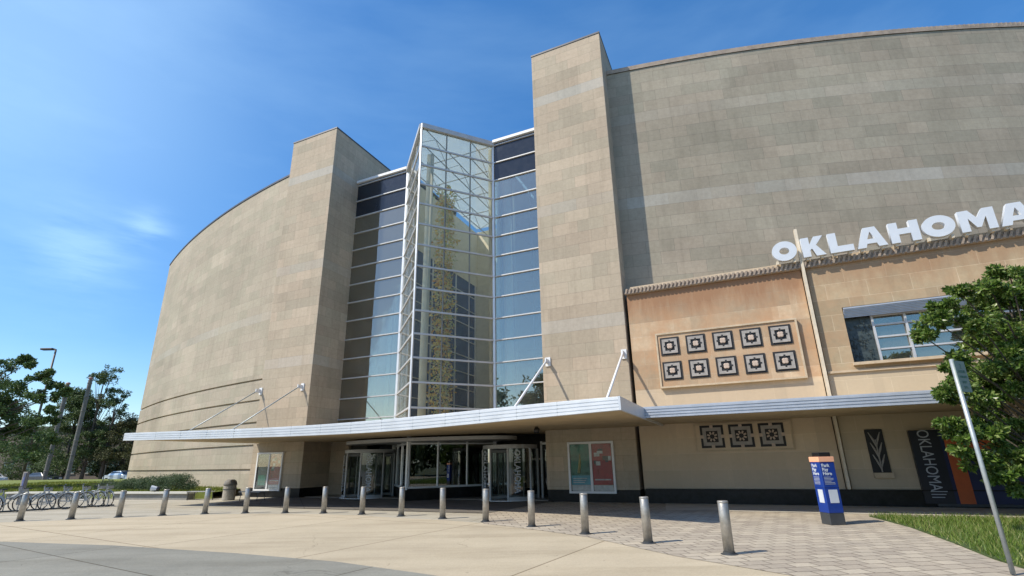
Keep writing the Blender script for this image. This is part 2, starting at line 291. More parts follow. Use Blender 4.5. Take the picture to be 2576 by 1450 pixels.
# ------------------------------------------------------------------ mesh helpers
class MB:
    def __init__(s): s.v = []; s.f = []; s.uv = {}
    def add(s, vs, fs, uvs=None):
        o = len(s.v); s.v += [tuple(x) for x in vs]
        for i, f in enumerate(fs):
            if uvs: s.uv[len(s.f)] = uvs[i]
            s.f.append([o+k for k in f])
        return s
    def box(s, x0, x1, y0, y1, z0, z1):
        if x0 > x1: x0, x1 = x1, x0
        if y0 > y1: y0, y1 = y1, y0
        if z0 > z1: z0, z1 = z1, z0
        vs = [(x0, y0, z0), (x1, y0, z0), (x1, y1, z0), (x0, y1, z0), (x0, y0, z1), (x1, y0, z1), (x1, y1, z1), (x0, y1, z1)]
        return s.add(vs, [(0, 3, 2, 1), (4, 5, 6, 7), (0, 1, 5, 4), (1, 2, 6, 5), (2, 3, 7, 6), (3, 0, 4, 7)])
    def prism(s, poly, z0, z1):
        """poly: ccw list of (x,y); z0/z1 numbers or per-vertex lists"""
        n = len(poly); a = z0 if isinstance(z0, (list, tuple)) else [z0]*n; b = z1 if isinstance(z1, (list, tuple)) else [z1]*n
        vs = [(p[0], p[1], a[i]) for i, p in enumerate(poly)] + [(p[0], p[1], b[i]) for i, p in enumerate(poly)]
        fs = [tuple(range(n-1, -1, -1)), tuple(range(n, 2*n))] + [(i, (i+1) % n, n+(i+1) % n, n+i) for i in range(n)]
        return s.add(vs, fs)
    def tube(s, pts, rad, seg=8, cap=True):
        pts = [Vector(p) for p in pts]; rad = rad if isinstance(rad, (list, tuple)) else [rad]*len(pts)
        vs = []; 
        for i, p in enumerate(pts):
            d = (pts[min(i+1, len(pts)-1)] - pts[max(i-1, 0)]).normalized()
            a = d.cross(Vector((0, 0, 1)) if abs(d.z) < 0.95 else Vector((1, 0, 0))).normalized(); b = d.cross(a)
            for k in range(seg):
                t = 2*math.pi*k/seg; vs.append(p + (a*math.cos(t)+b*math.sin(t))*rad[i])
        fs = []
        for i in range(len(pts)-1):
            for k in range(seg):
                fs.append((i*seg+k, i*seg+(k+1) % seg, (i+1)*seg+(k+1) % seg, (i+1)*seg+k))
        if cap: fs += [tuple(range(seg-1, -1, -1)), tuple((len(pts)-1)*seg+k for k in range(seg))]
        return s.add(vs, fs)
    def lathe(s, prof, cx=0, cy=0, seg=24):
        """prof: list of (r,z) bottom to top"""
        vs = []; fs = []
        for r, z in prof:
            for k in range(seg):
                t = 2*math.pi*k/seg; vs.append((cx+r*math.cos(t), cy+r*math.sin(t), z))
        for i in range(len(prof)-1):
            for k in range(seg): fs.append((i*seg+k, i*seg+(k+1) % seg, (i+1)*seg+(k+1) % seg, (i+1)*seg+k))
        fs += [tuple(range(seg-1, -1, -1)), tuple((len(prof)-1)*seg+k for k in range(seg))]
        return s.add(vs, fs)
    def bar(s, a, b, w, h=None):
        """rectangular bar between two points"""
        h = h or w; a, b = Vector(a), Vector(b); d = (b-a).normalized()
        x = d.cross(Vector((0, 0, 1)) if abs(d.z) < 0.95 else Vector((0, 1, 0))).normalized(); y = x.cross(d).normalized()
        vs = []
        for p in (a, b):
            for sx, sy in ((-1, -1), (1, -1), (1, 1), (-1, 1)): vs.append(p + x*sx*w/2 + y*sy*h/2)
        return s.add(vs, [(0, 3, 2, 1), (4, 5, 6, 7), (0, 1, 5, 4), (1, 2, 6, 5), (2, 3, 7, 6), (3, 0, 4, 7)])
    def build(s, name, m, parent=None, bevel=0, smooth=False, uv=True):
        me = bpy.data.meshes.new(name); me.from_pydata([tuple(v) for v in s.v], [], s.f); me.update()
        bm = bmesh.new(); bm.from_mesh(me); bmesh.ops.recalc_face_normals(bm, faces=bm.faces)
        bm.to_mesh(me); bm.free()
        if uv:
            L = me.uv_layers.new(name='UVMap')
            for p in me.polygons:
                cu = s.uv.get(p.index); n = p.normal
                for j, li in enumerate(p.loop_indices):
                    v = me.vertices[me.loops[li].vertex_index].co
                    if cu: L.data[li].uv = cu.get(me.loops[li].vertex_index, (0, 0))
                    elif abs(n.z) > 0.7: L.data[li].uv = (v.x, v.y)
                    else:
                        L.data[li].uv = ((v.x, v.z) if abs(n.y) > abs(n.x) else (v.y+0.3, v.z))
        if smooth:
            for p in me.polygons: p.use_smooth = len(p.vertices) == 4
        o = bpy.data.objects.new(name, me); COL.objects.link(o); me.materials.append(m if not isinstance(m, str) else M[m])
        if parent: o.parent = parent
        if bevel:
            bv = o.modifiers.new('bevel', 'BEVEL'); bv.width = bevel; bv.segments = 2; bv.limit_method = 'ANGLE'
        return o
def tag(o, label, cat, group=None):
    o['label'] = label; o['category'] = cat
    if group: o['group'] = group
    return o
def struct(o, kind='structure'): o['kind'] = kind; return o
def empty(name, loc=(0, 0, 0), rz=0.0, label=None, cat=None, group=None, parent=None):
    o = bpy.data.objects.new(name, None); COL.objects.link(o); o.location = loc; o.rotation_euler = (0, 0, rz); o.empty_display_size = 0.3
    if label: tag(o, label, cat, group)
    if parent: o.parent = parent
    return o
def text_mesh(name, body, size, m, parent, loc, rot, extrude=0.004, bold=0.0, align='CENTER', sx=1.0):
    cu = bpy.data.curves.new(name+'_c', 'FONT'); cu.body = body; cu.size = size; cu.extrude = extrude; cu.offset = bold
    cu.align_x = align; cu.align_y = 'CENTER'; cu.resolution_u = 3
    tmp = bpy.data.objects.new('tmp', cu); COL.objects.link(tmp)
    bpy.context.view_layer.update(); dg = bpy.context.evaluated_depsgraph_get()
    me = bpy.data.meshes.new_from_object(tmp.evaluated_get(dg)); bpy.data.objects.remove(tmp)
    me.name = name; me.materials.clear(); me.materials.append(M[m])
    o = bpy.data.objects.new(name, me); COL.objects.link(o); o.parent = parent; o.location = loc; o.rotation_euler = rot; o.scale = (sx, 1, 1)
    return o
def shape_mesh(name, loops, extrude, m, parent, loc, rot, bevel=0.0):
    cu = bpy.data.curves.new(name+'_c', 'CURVE'); cu.dimensions = '2D'; cu.fill_mode = 'BOTH'; cu.extrude = extrude; cu.bevel_depth = bevel
    for lp in loops:
        sp = cu.splines.new('POLY'); sp.points.add(len(lp)-1); sp.use_cyclic_u = True
        for p, q in zip(sp.points, lp): p.co = (q[0], q[1], 0, 1)
    tmp = bpy.data.objects.new('tmp', cu); COL.objects.link(tmp)
    bpy.context.view_layer.update(); dg = bpy.context.evaluated_depsgraph_get()
    me = bpy.data.meshes.new_from_object(tmp.evaluated_get(dg)); bpy.data.objects.remove(tmp)
    me.name = name; me.materials.clear(); me.materials.append(M[m])
    o = bpy.data.objects.new(name, me); COL.objects.link(o); o.parent = parent; o.location = loc; o.rotation_euler = rot
    return o
FACE = (R(90), 0, 0)     # local XY artwork stands up facing -y

# building frame: origin midway between the two stone piers; local x runs along the facade, local y goes INTO the building
MID = Vector((-5.25, 25.75, 0)); YAW = R(-24)
cy, sy_ = math.cos(YAW), math.sin(YAW)
def FW(u, n, z=0.0):
    """facade coords (u along, n out of the wall) -> world"""
    return Vector((MID.x + u*cy + n*sy_, MID.y + u*sy_ - n*cy, z))

# ------------------------------------------------------------------ ground, paving (setting)
def sheet(name, pts, z, m, kind='structure'):
    b = MB(); b.add([(p[0], p[1], z) for p in pts], [tuple(range(len(pts)))]); o = b.build(name, m); struct(o, kind); return o
sheet('ground', [(-1500, -1500), (1500, -1500), (1500, 1500), (-1500, 1500)], 0.0, 'ground')
sheet('parking_lot', [(-120, 42), (-30, 42), (-30, 76), (-120, 76)], 0.004, 'road')
sheet('plaza', [(-60, 12), (-10, 12), (20, 8), (40, 4), (40, 40), (-10, 40), (-60, 44)], 0.006, 'plaza')
bol = [(-17.51, 18.66), (-15.95, 18.95), (-14.60, 19.42), (-13.22, 19.75), (-11.85, 20.1), (-10.30, 20.09), (-8.67, 19.85), (-7.08, 19.45), (-5.46, 18.75), (-3.87, 17.85), (-2.33, 16.84), (-0.9, 15.72), (0.42, 14.36), (1.65, 12.80), (2.76, 11.28), (3.87, 9.88)]
edge = [(-60, 24), (-30, 18.6), (-22, 18.0)] + [(x, y-0.35) for x, y in bol[:9]] + [(-4.0, 17.4), (-2.4, 16.5), (-0.9, 15.4), (0.5, 13.9), (1.7, 12.4), (2.9, 9.9), (4.1, 8.2), (6, 5.6), (9, 2.5), (14, -2), (25, -8)]
sheet('driveway', edge + [(25, -60), (-60, -60)], 0.012, 'drive')
sheet('road', [(-60, 20.5), (-30, 15.6), (-20, 14.3), (-12.9, 13.4), (-9.3, 12.4), (-5.7, 11.0), (-3.3, 9.9), (-1.3, 8.6), (1.0, 6.6), (3.5, 4), (6, 1), (10, -4), (14, -10), (14, -80), (-60, -80)][::-1], 0.018, 'road')
pv = [(-0.95, 15.3), (0.45, 13.8), (1.65, 12.3), (2.85, 9.85), (4.05, 8.15), (6.0, 5.5), (9.0, 2.4), (14.0, -2.1), (25, -8.1), (40, 0)] + [tuple(FW(46, 0)[:2]), tuple(FW(11.5, 0)[:2]), tuple(FW(7.6, 0)[:2]), tuple(FW(6.5, 4)[:2])]
sheet('brick_paving', pv, 0.018, 'paver')
sheet('sidewalk_strip', [FW(12.2, 0.0)[:2], FW(12.6, 2.75)[:2], FW(46, 2.75)[:2], FW(46, 0)[:2]], 0.026, 'strip')
sheet('canopy_shade_paving', [FW(-8.6, -0.05)[:2], FW(-8.0, 4.4)[:2], FW(-2, 5.2)[:2], FW(7.0, 5.2)[:2], FW(7.5, -0.05)[:2]], 0.024, 'canopy_shade_paving')  # added dark sheet: deepens canopy shade by colour, cuts bounce onto soffit and doors
GR = [(10.05, 15.15), (9.42, 12.8), (8.55, 10.6), (7.85, 9.0), (7.3, 7.2), (9, 4.5), (13, 1), (26, -4)] + [tuple(FW(40, 2.85)[:2])]
struct(MB().prism([(p[0], p[1]) for p in GR], 0.0, 0.045).build('lawn', 'turf'))

def inpoly(px, py, poly):
    inside = np.zeros(len(px), bool); j = len(poly)-1
    for i in range(len(poly)):
        xi, yi = poly[i]; xj, yj = poly[j]
        c = ((yi > py) != (yj > py)) & (px < (xj-xi)*(py-yi)/(yj-yi+1e-12)+xi); inside ^= c; j = i
    return inside
def fast_mesh(name, V, F, m, parent=None):
    me = bpy.data.meshes.new(name); me.from_pydata(V.tolist(), [], F.tolist()); me.update(); me.materials.append(M[m])
    o = bpy.data.objects.new(name, me); COL.objects.link(o)
    if parent: o.parent = parent
    return o
def blades(name, pts, h, w, m, lean=0.5):
    N = len(pts); a = rng.uniform(0, 2*np.pi, N); hh = h*rng.uniform(0.5, 1.3, N)
    dx, dy = np.cos(a)*w/2, np.sin(a)*w/2; la = rng.uniform(0, 2*np.pi, N); ll = hh*lean*rng.uniform(0, 1, N)
    V = np.zeros((N, 3, 3)); V[:, 0] = pts; V[:, 1] = pts; V[:, 2] = pts
    V[:, 0, 0] -= dx; V[:, 0, 1] -= dy; V[:, 1, 0] += dx; V[:, 1, 1] += dy
    V[:, 2, 0] += np.cos(la)*ll; V[:, 2, 1] += np.sin(la)*ll; V[:, 2, 2] += hh
    return fast_mesh(name, V.reshape(-1, 3), np.arange(3*N).reshape(-1, 3), m)
N = 95000
P = np.stack([rng.uniform(7.3, 20, N), rng.uniform(5, 15.3, N), np.full(N, 0.04)], 1)
P = P[inpoly(P[:, 0], P[:, 1], GR)]
cl_ = np.sin(P[:, 0]*3.1+np.sin(P[:, 1]*2.3)*1.5)*np.sin(P[:, 1]*2.7+np.sin(P[:, 0]*1.9)); P = P[rng.uniform(-1.1, 1, len(P)) < cl_+0.55]
g = blades('grass', P, 0.13, 0.016, 'grass', 1.1); struct(g, 'stuff'); tag(g, 'bright green grass between the brick paving and the right wall', 'grass')

# ------------------------------------------------------------------ museum building
bld = empty('museum_building', MID, YAW, 'tall curved limestone museum with two stone piers and a glass entrance tower', 'museum')
def arc_wall(name, u0, u1, n0, Rr, prof, zt, m, steps=60, thick=0.8, parent=bld):
    """wall on a shallow arc: n = n0 - u^2/(2R); prof = [(offset_out, z)] bottom to top"""
    b = MB(); us = [u0+(u1-u0)*i/steps for i in range(steps+1)]
    nn = len(prof); vs = []
    for u in us:
        for off, z in prof: vs.append((u, -(n0-u*u/(2*Rr)+off), z))
    for u in us: vs.append((u, -(n0-u*u/(2*Rr))+thick, zt))
    for u in us: vs.append((u, -(n0-u*u/(2*Rr))+thick, prof[0][1]))
    fs = []; uvs = []
    for i in range(steps):
        for k in range(nn-1):
            a, c = i*nn+k, (i+1)*nn+k
            fs.append((a, c, c+1, a+1))
            uvs.append({a: (us[i], prof[k][1]), c: (us[i+1], prof[k][1]), c+1: (us[i+1], prof[k+1][1]), a+1: (us[i], prof[k+1][1])})
    T = nn*(steps+1); Bk = T+steps+1
    for i in range(steps):
        fs.append((i*nn+nn-1, (i+1)*nn+nn-1, T+i+1, T+i)); uvs.append(None)
        fs.append((T+i, T+i+1, Bk+i+1, Bk+i)); uvs.append(None)
    for i in (0, steps):
        fs.append(tuple([i*nn+k for k in range(nn)] + [T+i, Bk+i])); uvs.append(None)
    o = len(b.v); b.v += vs
    for f, q in zip(fs, uvs):
        if q: b.uv[len(b.f)] = q
        b.f.append(list(f))
    return b.build(name, m, parent)
def arc_n(u, n0, Rr): return n0-u*u/(2*Rr)
ZR = 22.3
# right wing: tall plain arc
arc_wall('curved_wall', 11.25, 50, -0.17, 72, [(0, 0), (0, ZR-0.3)], ZR-0.3, M['wall_right'])
b = MB(); u = 11.3
while u < 50:
    n_ = arc_n(u, -0.17, 72); b.box(u, u+0.10, -n_-0.02, -n_+0.1, ZR-0.20, ZR-0.02); u += 0.21
b.build('ribbed_coping', 'coping_stone', bld)
arc_wall('stone_coping', 11.28, 50, -0.12, 72, [(0, ZR-0.299), (0, ZR-0.04)], ZR-0.04, M['coping_stone'])
# left wing: arc with five recessed courses low down
prof = [(0, 0)]
for zc in (1.5, 2.95, 4.35, 5.75, 7.1): prof += [(0, zc-0.06), (-0.14, zc-0.055), (-0.14, zc+0.055), (0, zc+0.06)]
prof += [(0, ZR-0.12)]
arc_wall('curved_wall', -37.4, -11.2, -0.1, 90, prof, ZR-0.12, M['wall_left'])
arc_wall('metal_coping', -37.43, -11.3, -0.05, 90, [(0.0, ZR-0.12), (0.0, ZR+0.03)], ZR+0.03, M['coping_metal'])
MB().box(-37.4, -36.8, 8.2, 30, 0, ZR-0.1).build('side_wall', M['wall_left'], bld)
# two piers
for (x0, x1) in ((-11.35, -7.28), (7.27, 11.27)):
    pr_ = MB().box(x0, x1, 0, 9, 0.5, 24).build('pier', M['pier'], bld, bevel=0.02)
    MB().box(x0-0.02, x1+0.02, -0.03, 9.03, 24, 24.1).build('coping', 'coping_metal', pr_)
    MB().box(x0+0.01, x1-0.01, 0.02, 8.9, 0, 0.5).build('plinth', 'granite', pr_)
# right lower block with relief panels
blkA = MB().box(11.42, 18.38, 0.12, 3.2, 0.52, 8.82).build('block_wall', M['block_a'], bld, bevel=0.02)
blkB = MB()
# right bay has a window opening 19.45..28 x 4.95..7.07
wx0, wx1, wz0, wz1 = 19.46, 28.2, 4.93, 7.07
blkB.box(18.56, wx0, 0.10, 0.9, 0.52, 8.82); blkB.box(wx1, 48, 0.10, 0.9, 0.52, 8.82)
blkB.box(wx0, wx1, 0.10, 0.9, wz1, 8.82); blkB.box(wx0, wx1, 0.10, 0.9, 0.52, wz0); blkB.box(18.56, 48, 3.0, 3.3, 0.52, 8.82)
blkB = blkB.build('block_wall', M['block_b'], bld)
blkB['label'] = 'buff bay with large window'
MB().box(11.6, 48, 0.15, 3.2, 8.83, 9.2).build('block_roof', 'trim_stone', bld)
MB().box(18.40, 18.54, 0.2, 1.0, 0.5, 8.8).build('expansion_joint', 'soil', bld)
b = MB(); b.box(11.5, 48, -0.04, 0.14, 0.0, 0.52); b.box(11.5, 48, -0.10, 0.1, 0.521, 0.56); b.build('plinth', 'granite', bld)
cor = MB(); cor.box(11.42, 48, -0.02, 0.5, 8.82, 8.9)
u = 11.45
while u < 47:
    cor.add([(u, -0.10, 9.06), (u+0.08, -0.10, 9.06), (u+0.08, 0.1, 9.06), (u, 0.1, 9.06), (u-0.08, -0.07, 8.84), (u+0.0, -0.07, 8.84), (u+0.0, 0.1, 8.84), (u-0.08, 0.1, 8.84)],
            [(0, 1, 2, 3), (7, 6, 5, 4), (0, 4, 5, 1), (1, 5, 6, 2), (2, 6, 7, 3), (3, 7, 4, 0)]); u += 0.165
cor.box(11.42, 48, -0.0, 0.5, 8.9, 9.04); cor.build('cornice', 'coping_stone', bld)
MB().box(18.40, 18.50, -0.12, 0.09, 0.57, 10.5).build('cream_fin', 'cream', bld)
# ledge under the window
MB().box(18.56, 48, 0.02, 0.098, 4.60, 4.68).build('stone_ledge', 'trim_stone', bld)

def relief(parent, cx, cz, s, yb, style):
    """carved square: black ground, grey frame with notched corners, centre boss"""
    t_ = MB().box(cx-s/2, cx+s/2, yb-0.02, yb+0.05, cz-s/2, cz+s/2).build('relief_tile', 'tile_black', parent)
    r = MB(); o_, i_ = s*0.40, s*0.25
    r.box(cx-o_, cx+o_, yb-0.06, yb, cz+i_, cz+o_); r.box(cx-o_, cx+o_, yb-0.06, yb, cz-o_, cz-i_)
    r.box(cx-o_, cx-i_, yb-0.057, yb, cz-i_, cz+i_); r.box(cx+i_, cx+o_, yb-0.057, yb, cz-i_, cz+i_)
    r.build('square_ring', 'tile_grey', t_)
    if style == 0:      # black cross cut into the grey ring, one plus-shaped plate
        w_, e_ = s*0.045, s*0.315
        pl = [(w_, w_), (w_, e_), (-w_, e_), (-w_, w_), (-e_, w_), (-e_, -w_), (-w_, -w_), (-w_, -e_), (w_, -e_), (w_, -w_), (e_, -w_), (e_, w_)]
        nt = MB(); nt.prism(pl, 0.0, 0.062); nt.v = [(cx+x, yb-z, cz+y) for x, y, z in nt.v]; nt.build('carved_cross', 'tile_black', t_)
    k = MB()
    if style == 0:
        for a in range(4):
            ang = a*math.pi/2; dx, dz = math.cos(ang+math.pi/4)*s*0.075, math.sin(ang+math.pi/4)*s*0.075
            k.lathe([(s*0.088, 0), (s*0.088, 0.07), (s*0.06, 0.085)], 0, 0, 12)
            n = 36; vv = k.v[-n:]
            k.v[-n:] = [(cx+dx+x, yb-z, cz+dz+y) for x, y, z in vv]
    else:
        for a in range(8):
            ang = a*math.pi/4+math.pi/8; c, q = math.cos(ang), math.sin(ang)
            k.bar((cx+c*s*0.10, yb-0.03, cz+q*s*0.10), (cx+c*s*0.22, yb-0.03, cz+q*s*0.22), s*0.07)
        for (a, b_) in ((-1, 0), (1, 0), (0, 1), (0, -1)):
            k.box(cx+a*s*0.44-s*0.07, cx+a*s*0.44+s*0.07, yb-0.06, yb, cz+b_*s*0.44-s*0.07, cz+b_*s*0.44+s*0.07)
    k.build('centre_boss', 'tile_pink', t_)
def border(x0, x1, z0, z1, w, d, y0, m='trim_stone', name='panel_border', parent=bld):
    b = MB(); b.box(x0, x1, y0-d, y0, z1-w, z1); b.box(x0, x1, y0-d, y0, z0, z0+w); b.box(x0, x0+w, y0-d+0.003, y0, z0+w, z1-w); b.box(x1-w, x1, y0-d+0.003, y0, z0+w, z1-w)
    return b.build(name, m, parent)
rp = MB().box(12.5, 17.88, 0.0, 0.11, 4.5, 6.85).build('relief_panel', M['block_a'], bld)
border(12.5, 17.88, 4.5, 6.85, 0.07, 0.05, 0.0, parent=rp)
for i in range(5):
    for j in range(2): relief(rp, 13.06+i*1.045, 6.25-j*1.045, 0.77, -0.01, 0)
rp2 = MB().box(13.6, 17.05, 0.06, 0.115, 1.93, 3.0).build('relief_panel', M['block_a'], bld)
border(13.6, 17.05, 1.93, 3.0, 0.06, 0.03, 0.06, parent=rp2)
for i in range(3): relief(rp2, 14.25+i*1.05, 2.49, 0.86, 0.05, 1)
# wheat-ear relief
wr = MB().box(19.28, 19.80, 0.05, 0.095, 1.1, 2.55).build('wheat_relief', 'tile_black', bld)
b = MB()
for zc in (1.75, 2.15, 2.5):
    for sgn in (-1, 1):
        b.tube([(19.54, 0.03, zc-0.55), (19.54+sgn*0.07, 0.02, zc-0.3), (19.54+sgn*0.17, 0.02, zc-0.05)], [0.02, 0.035, 0.012], 6)
b.tube([(19.54, 0.03, 1.12), (19.54, 0.03, 2.2)], 0.022, 6)
b.build('wheat_ear', 'tile_grey', wr)
MB().box(19.28, 19.84, -0.03, 0.095, 0.93, 1.1).build('sill', 'trim_stone', wr)

# window of the right bay
win = MB().box(wx0, wx1, 0.95, 1.0, wz0, wz1).build('window', 'inside_dark', bld)
f = MB().box(wx0-0.05, wx1+0.05, -0.1, 0.55, wz0-0.1, wz0); 
f.build('sill', 'trim_stone', win)
lv = MB()
for k in range(7):
    z = wz1-0.04-k*0.05; lv.box(wx0+0.02, wx1, 0.0+k*0.035, 0.05+k*0.035, z-0.052, z)
lv.build('louver_header', 'louver', win)
gm = MB().box(wx0, wx1, 0.55, 0.57, wz0, 6.72).build('pane', 'glass_blue', win)
fr = MB()
for z in (wz0+0.03, 5.42, 5.88, 6.34, 6.70): fr.box(wx0+0.9, wx1, 0.45, 0.545, z-0.03, z+0.03)
for x in (wx0+0.93, 21.4, 23.4, 25.4, 27.4): fr.box(x-0.035, x+0.035, 0.42, 0.54, wz0, 6.72)
fr.build('frame', 'alu_mid', win)
gr = MB().box(wx0+0.02, wx0+0.88, 0.50, 0.54, wz0, 6.68)
for k in range(60):
    x, z = random.uniform(wx0+0.08, wx0+0.85), random.uniform(wz0+0.05, 6.6); a = random.uniform(0, 3.14)
    pts = [(x+0.10*math.cos(a+t)*t*0.4, 0.47, z+0.14*math.sin(a+t)*t*0.4) for t in (0, 0.6, 1.2, 1.8, 2.4)]
    gr.tube(pts, 0.012, 5)
gr.build('ornamental_grille', plain('grille_metal', (0.045, 0.06, 0.06), 0.4, var=0.6, scale=8), win)

# ---- glass tower
AP, RB, LB = (0.55, -1.0), (3.55, 2.5), (-2.95, 2.5)    # apex and the two back corners (local x, y)
ZG = 21.0; levels = [20.75-1.262*k for k in range(14)]
tw = empty('glass_tower', (0, 0, 0), 0, parent=bld)
def lerp(a, b, t): return (a[0]+(b[0]-a[0])*t, a[1]+(b[1]-a[1])*t)
def face_panel(a, b, z0, z1, th=0.02):
    dx, dy = b[0]-a[0], b[1]-a[1]; L = math.hypot(dx, dy); nx, ny = dy/L*th, -dx/L*th
    mb = MB(); mb.prism([a, b, (b[0]-nx, b[1]-ny), (a[0]-nx, a[1]-ny)], z0, z1); return mb
for a, b_, nm in ((AP, RB, 'r'), (LB, AP, 'l')):
    pn = face_panel(a, b_, 3.3, ZG-0.25).build('pane', 'glass_tower', tw)
    fm = MB()
    for z in levels: fm.bar((a[0], a[1], z), (b_[0], b_[1], z), 0.09, 0.095)
    fm.bar((a[0], a[1]-0.02, ZG-0.15), (b_[0], b_[1]-0.02, ZG-0.15), 0.26, 0.30)
    fm.build('transom', 'alu_mid', tw)
    vm = MB()
    for t in (0.33, 0.66):
        p = lerp(a, b_, t); vm.box(p[0]-0.025, p[0]+0.025, p[1]+0.02, p[1]+0.10, 2.9, ZG-0.3)
    vm.build('mullion', 'alu_grey', tw)
    st = MB()   # storefront at street level
    st.bar((a[0], a[1], 2.62), (b_[0], b_[1], 2.62), 0.09, 0.08); st.bar((a[0], a[1], 0.60), (b_[0], b_[1], 0.60), 0.12, 0.09)
    for t in (0.02, 0.33, 0.66, 0.98):
        p = lerp(a, b_, t); st.box(p[0]-0.035, p[0]+0.035, p[1]-0.05, p[1]+0.05, 0.58, 3.0)
    st.build('storefront_frame', 'alu', tw)
    face_panel(a, b_, 0.6, 2.95).build('storefront_pane', 'glass_door', tw)
vm = MB().box(AP[0]-0.045, AP[0]+0.045, AP[1]-0.05, AP[1]+0.04, 0.5, ZG); vm.box(RB[0]-0.08, RB[0]+0.06, RB[1]-0.08, RB[1]+0.02, 0.5, ZG); vm.box(LB[0]-0.06, LB[0]+0.08, LB[1]-0.08, LB[1]+0.02, 0.5, ZG)
vm.build('corner_post', 'alu', tw)
MB().prism([AP, RB, (RB[0], RB[1]+0.1), (LB[0], LB[1]+0.1), LB], 0.0, 0.56).build('plinth', 'granite', tw)
# roof glazing of the atrium with trusses
MB().prism([AP, RB, (3.55, 12.7), (-3.1, 12.7), LB], ZG-0.02, ZG+0.02).build('skylight', 'glass_roof', tw)
tr = MB()
for x in (-1.6, 0.55, 2.4):
    y0 = -1.0+abs(x-0.55)*1.15
    tr.bar((x, y0, ZG-0.12), (x, 12, ZG-0.12), 0.045); tr.bar((x, y0+0.3, ZG-1.3), (x, 12, ZG-1.3), 0.045)
    y = y0
    k = 0
    while y < 11:
        tr.bar((x, y, ZG-0.12 if k % 2 else ZG-1.3), (x, y+1.5, ZG-1.3 if k % 2 else ZG-0.12), 0.028); y += 1.5; k += 1
for y in (2.6, 5, 7.5, 10): tr.bar((-2.95, y, ZG-0.12), (3.55, y, ZG-0.12), 0.05); 
tr.build('roof_truss', 'alu_grey', tw)
# interior
it = MB(); it.box(3.62, 3.8, 2.75, 13, 3.4, ZG-0.9); it.build('interior_wall', 'inside_stone', tw)
it = MB(); it.box(-3.2, -3.02, 2.75, 12.6, 15.6, 20.5); it.build('interior_wall', 'inside_stone', tw)
MB().box(-3.2, -3.06, 2.75, 12.3, 3.4, 15.6).build('interior_glazing', 'sky_blue_glass', tw)
rf = MB()
for z in levels:
    if z < 15.7: rf.box(-3.06, -3.0, 2.8, 12.3, z-0.03, z+0.03)
for y in (6.0, 9.2, 12.3): rf.box(-3.06, -2.98, y-0.05, y+0.05, 3.4, 15.6)
rf.build('interior_frame', 'alu_white', tw)
MB().box(-3.2, 3.62, 12.6, 12.8, 3.4, ZG-0.4).build('rear_wall', 'inside_stone', tw)
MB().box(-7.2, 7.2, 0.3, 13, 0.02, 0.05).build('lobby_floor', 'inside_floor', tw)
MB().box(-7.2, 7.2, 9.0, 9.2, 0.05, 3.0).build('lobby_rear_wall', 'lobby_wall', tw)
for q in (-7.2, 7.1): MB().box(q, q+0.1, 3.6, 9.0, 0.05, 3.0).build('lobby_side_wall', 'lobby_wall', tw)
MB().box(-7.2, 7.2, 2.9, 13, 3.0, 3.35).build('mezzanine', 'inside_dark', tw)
c_ = MB().lathe([(0.21, 0.5), (0.21, ZG-1.5)], 0.50, 0.10, 24); c_.build('column', 'inside_col', tw, smooth=True)
c_ = MB().lathe([(0.16, 0.5), (0.16, ZG-0.3)], 3.25, 2.75, 24); c_.build('column', 'inside_stone', tw, smooth=True)
# flanking curtain walls
for (x0, x1, side) in ((-7.27, -2.98, -1), (3.58, 7.26, 1)):
    cw = empty('curtain_wall', (0, 0, 0), 0, parent=bld)
    MB().box(x0, x1, 2.5, 2.52, 3.3, levels[2]).build('pane', 'glass_blue', cw)
    MB().box(x0, x1, 2.5, 2.53, levels[2], ZG-0.1).build('spandrel', 'spandrel', cw)
    tm = MB()
    for z in levels: tm.box(x0, x1, 2.41, 2.5, z-0.03, z+0.03)
    tm.build('transom', 'alu_mid', cw)
    MB().box(x0, x1, 2.30, 3.2, ZG-0.1, ZG+0.08).build('roof_edge', 'alu_white', cw)
    vm = MB(); w = x1-x0
    for t in ((0.12, 0.30, 0.62, 0.85) if side > 0 else (0.15, 0.40, 0.65, 0.88)):
        x = x0+w*t if side > 0 else x1-w*t; vm.box(x-0.03, x+0.03, 2.60, 2.72, 3.3, ZG-2.6)
    vm.build('mullion', 'alu_dark', cw)
    cx = x0+0.85 if side > 0 else x1-0.8
    MB().lathe([(0.34, 3.3), (0.34, ZG-2.6)], cx, 2.95, 24).build('column', 'inside_col', cw, smooth=True)
    bk = MB().box(x0+0.1, x1-0.1, 9.0, 9.1, 3.3, ZG-0.2)
    for z in (7.5, 11.8, 16.0): bk.box(x0+0.1, x1-0.1, 4.5, 9.0, z, z+0.35)
    bk.build('interior_floors', 'inside_dark', cw)
    MB().box(x0+0.05, x1-0.05, 2.7, 9.1, ZG-0.35, ZG-0.12).build('roof_slab', 'inside_dark', cw)
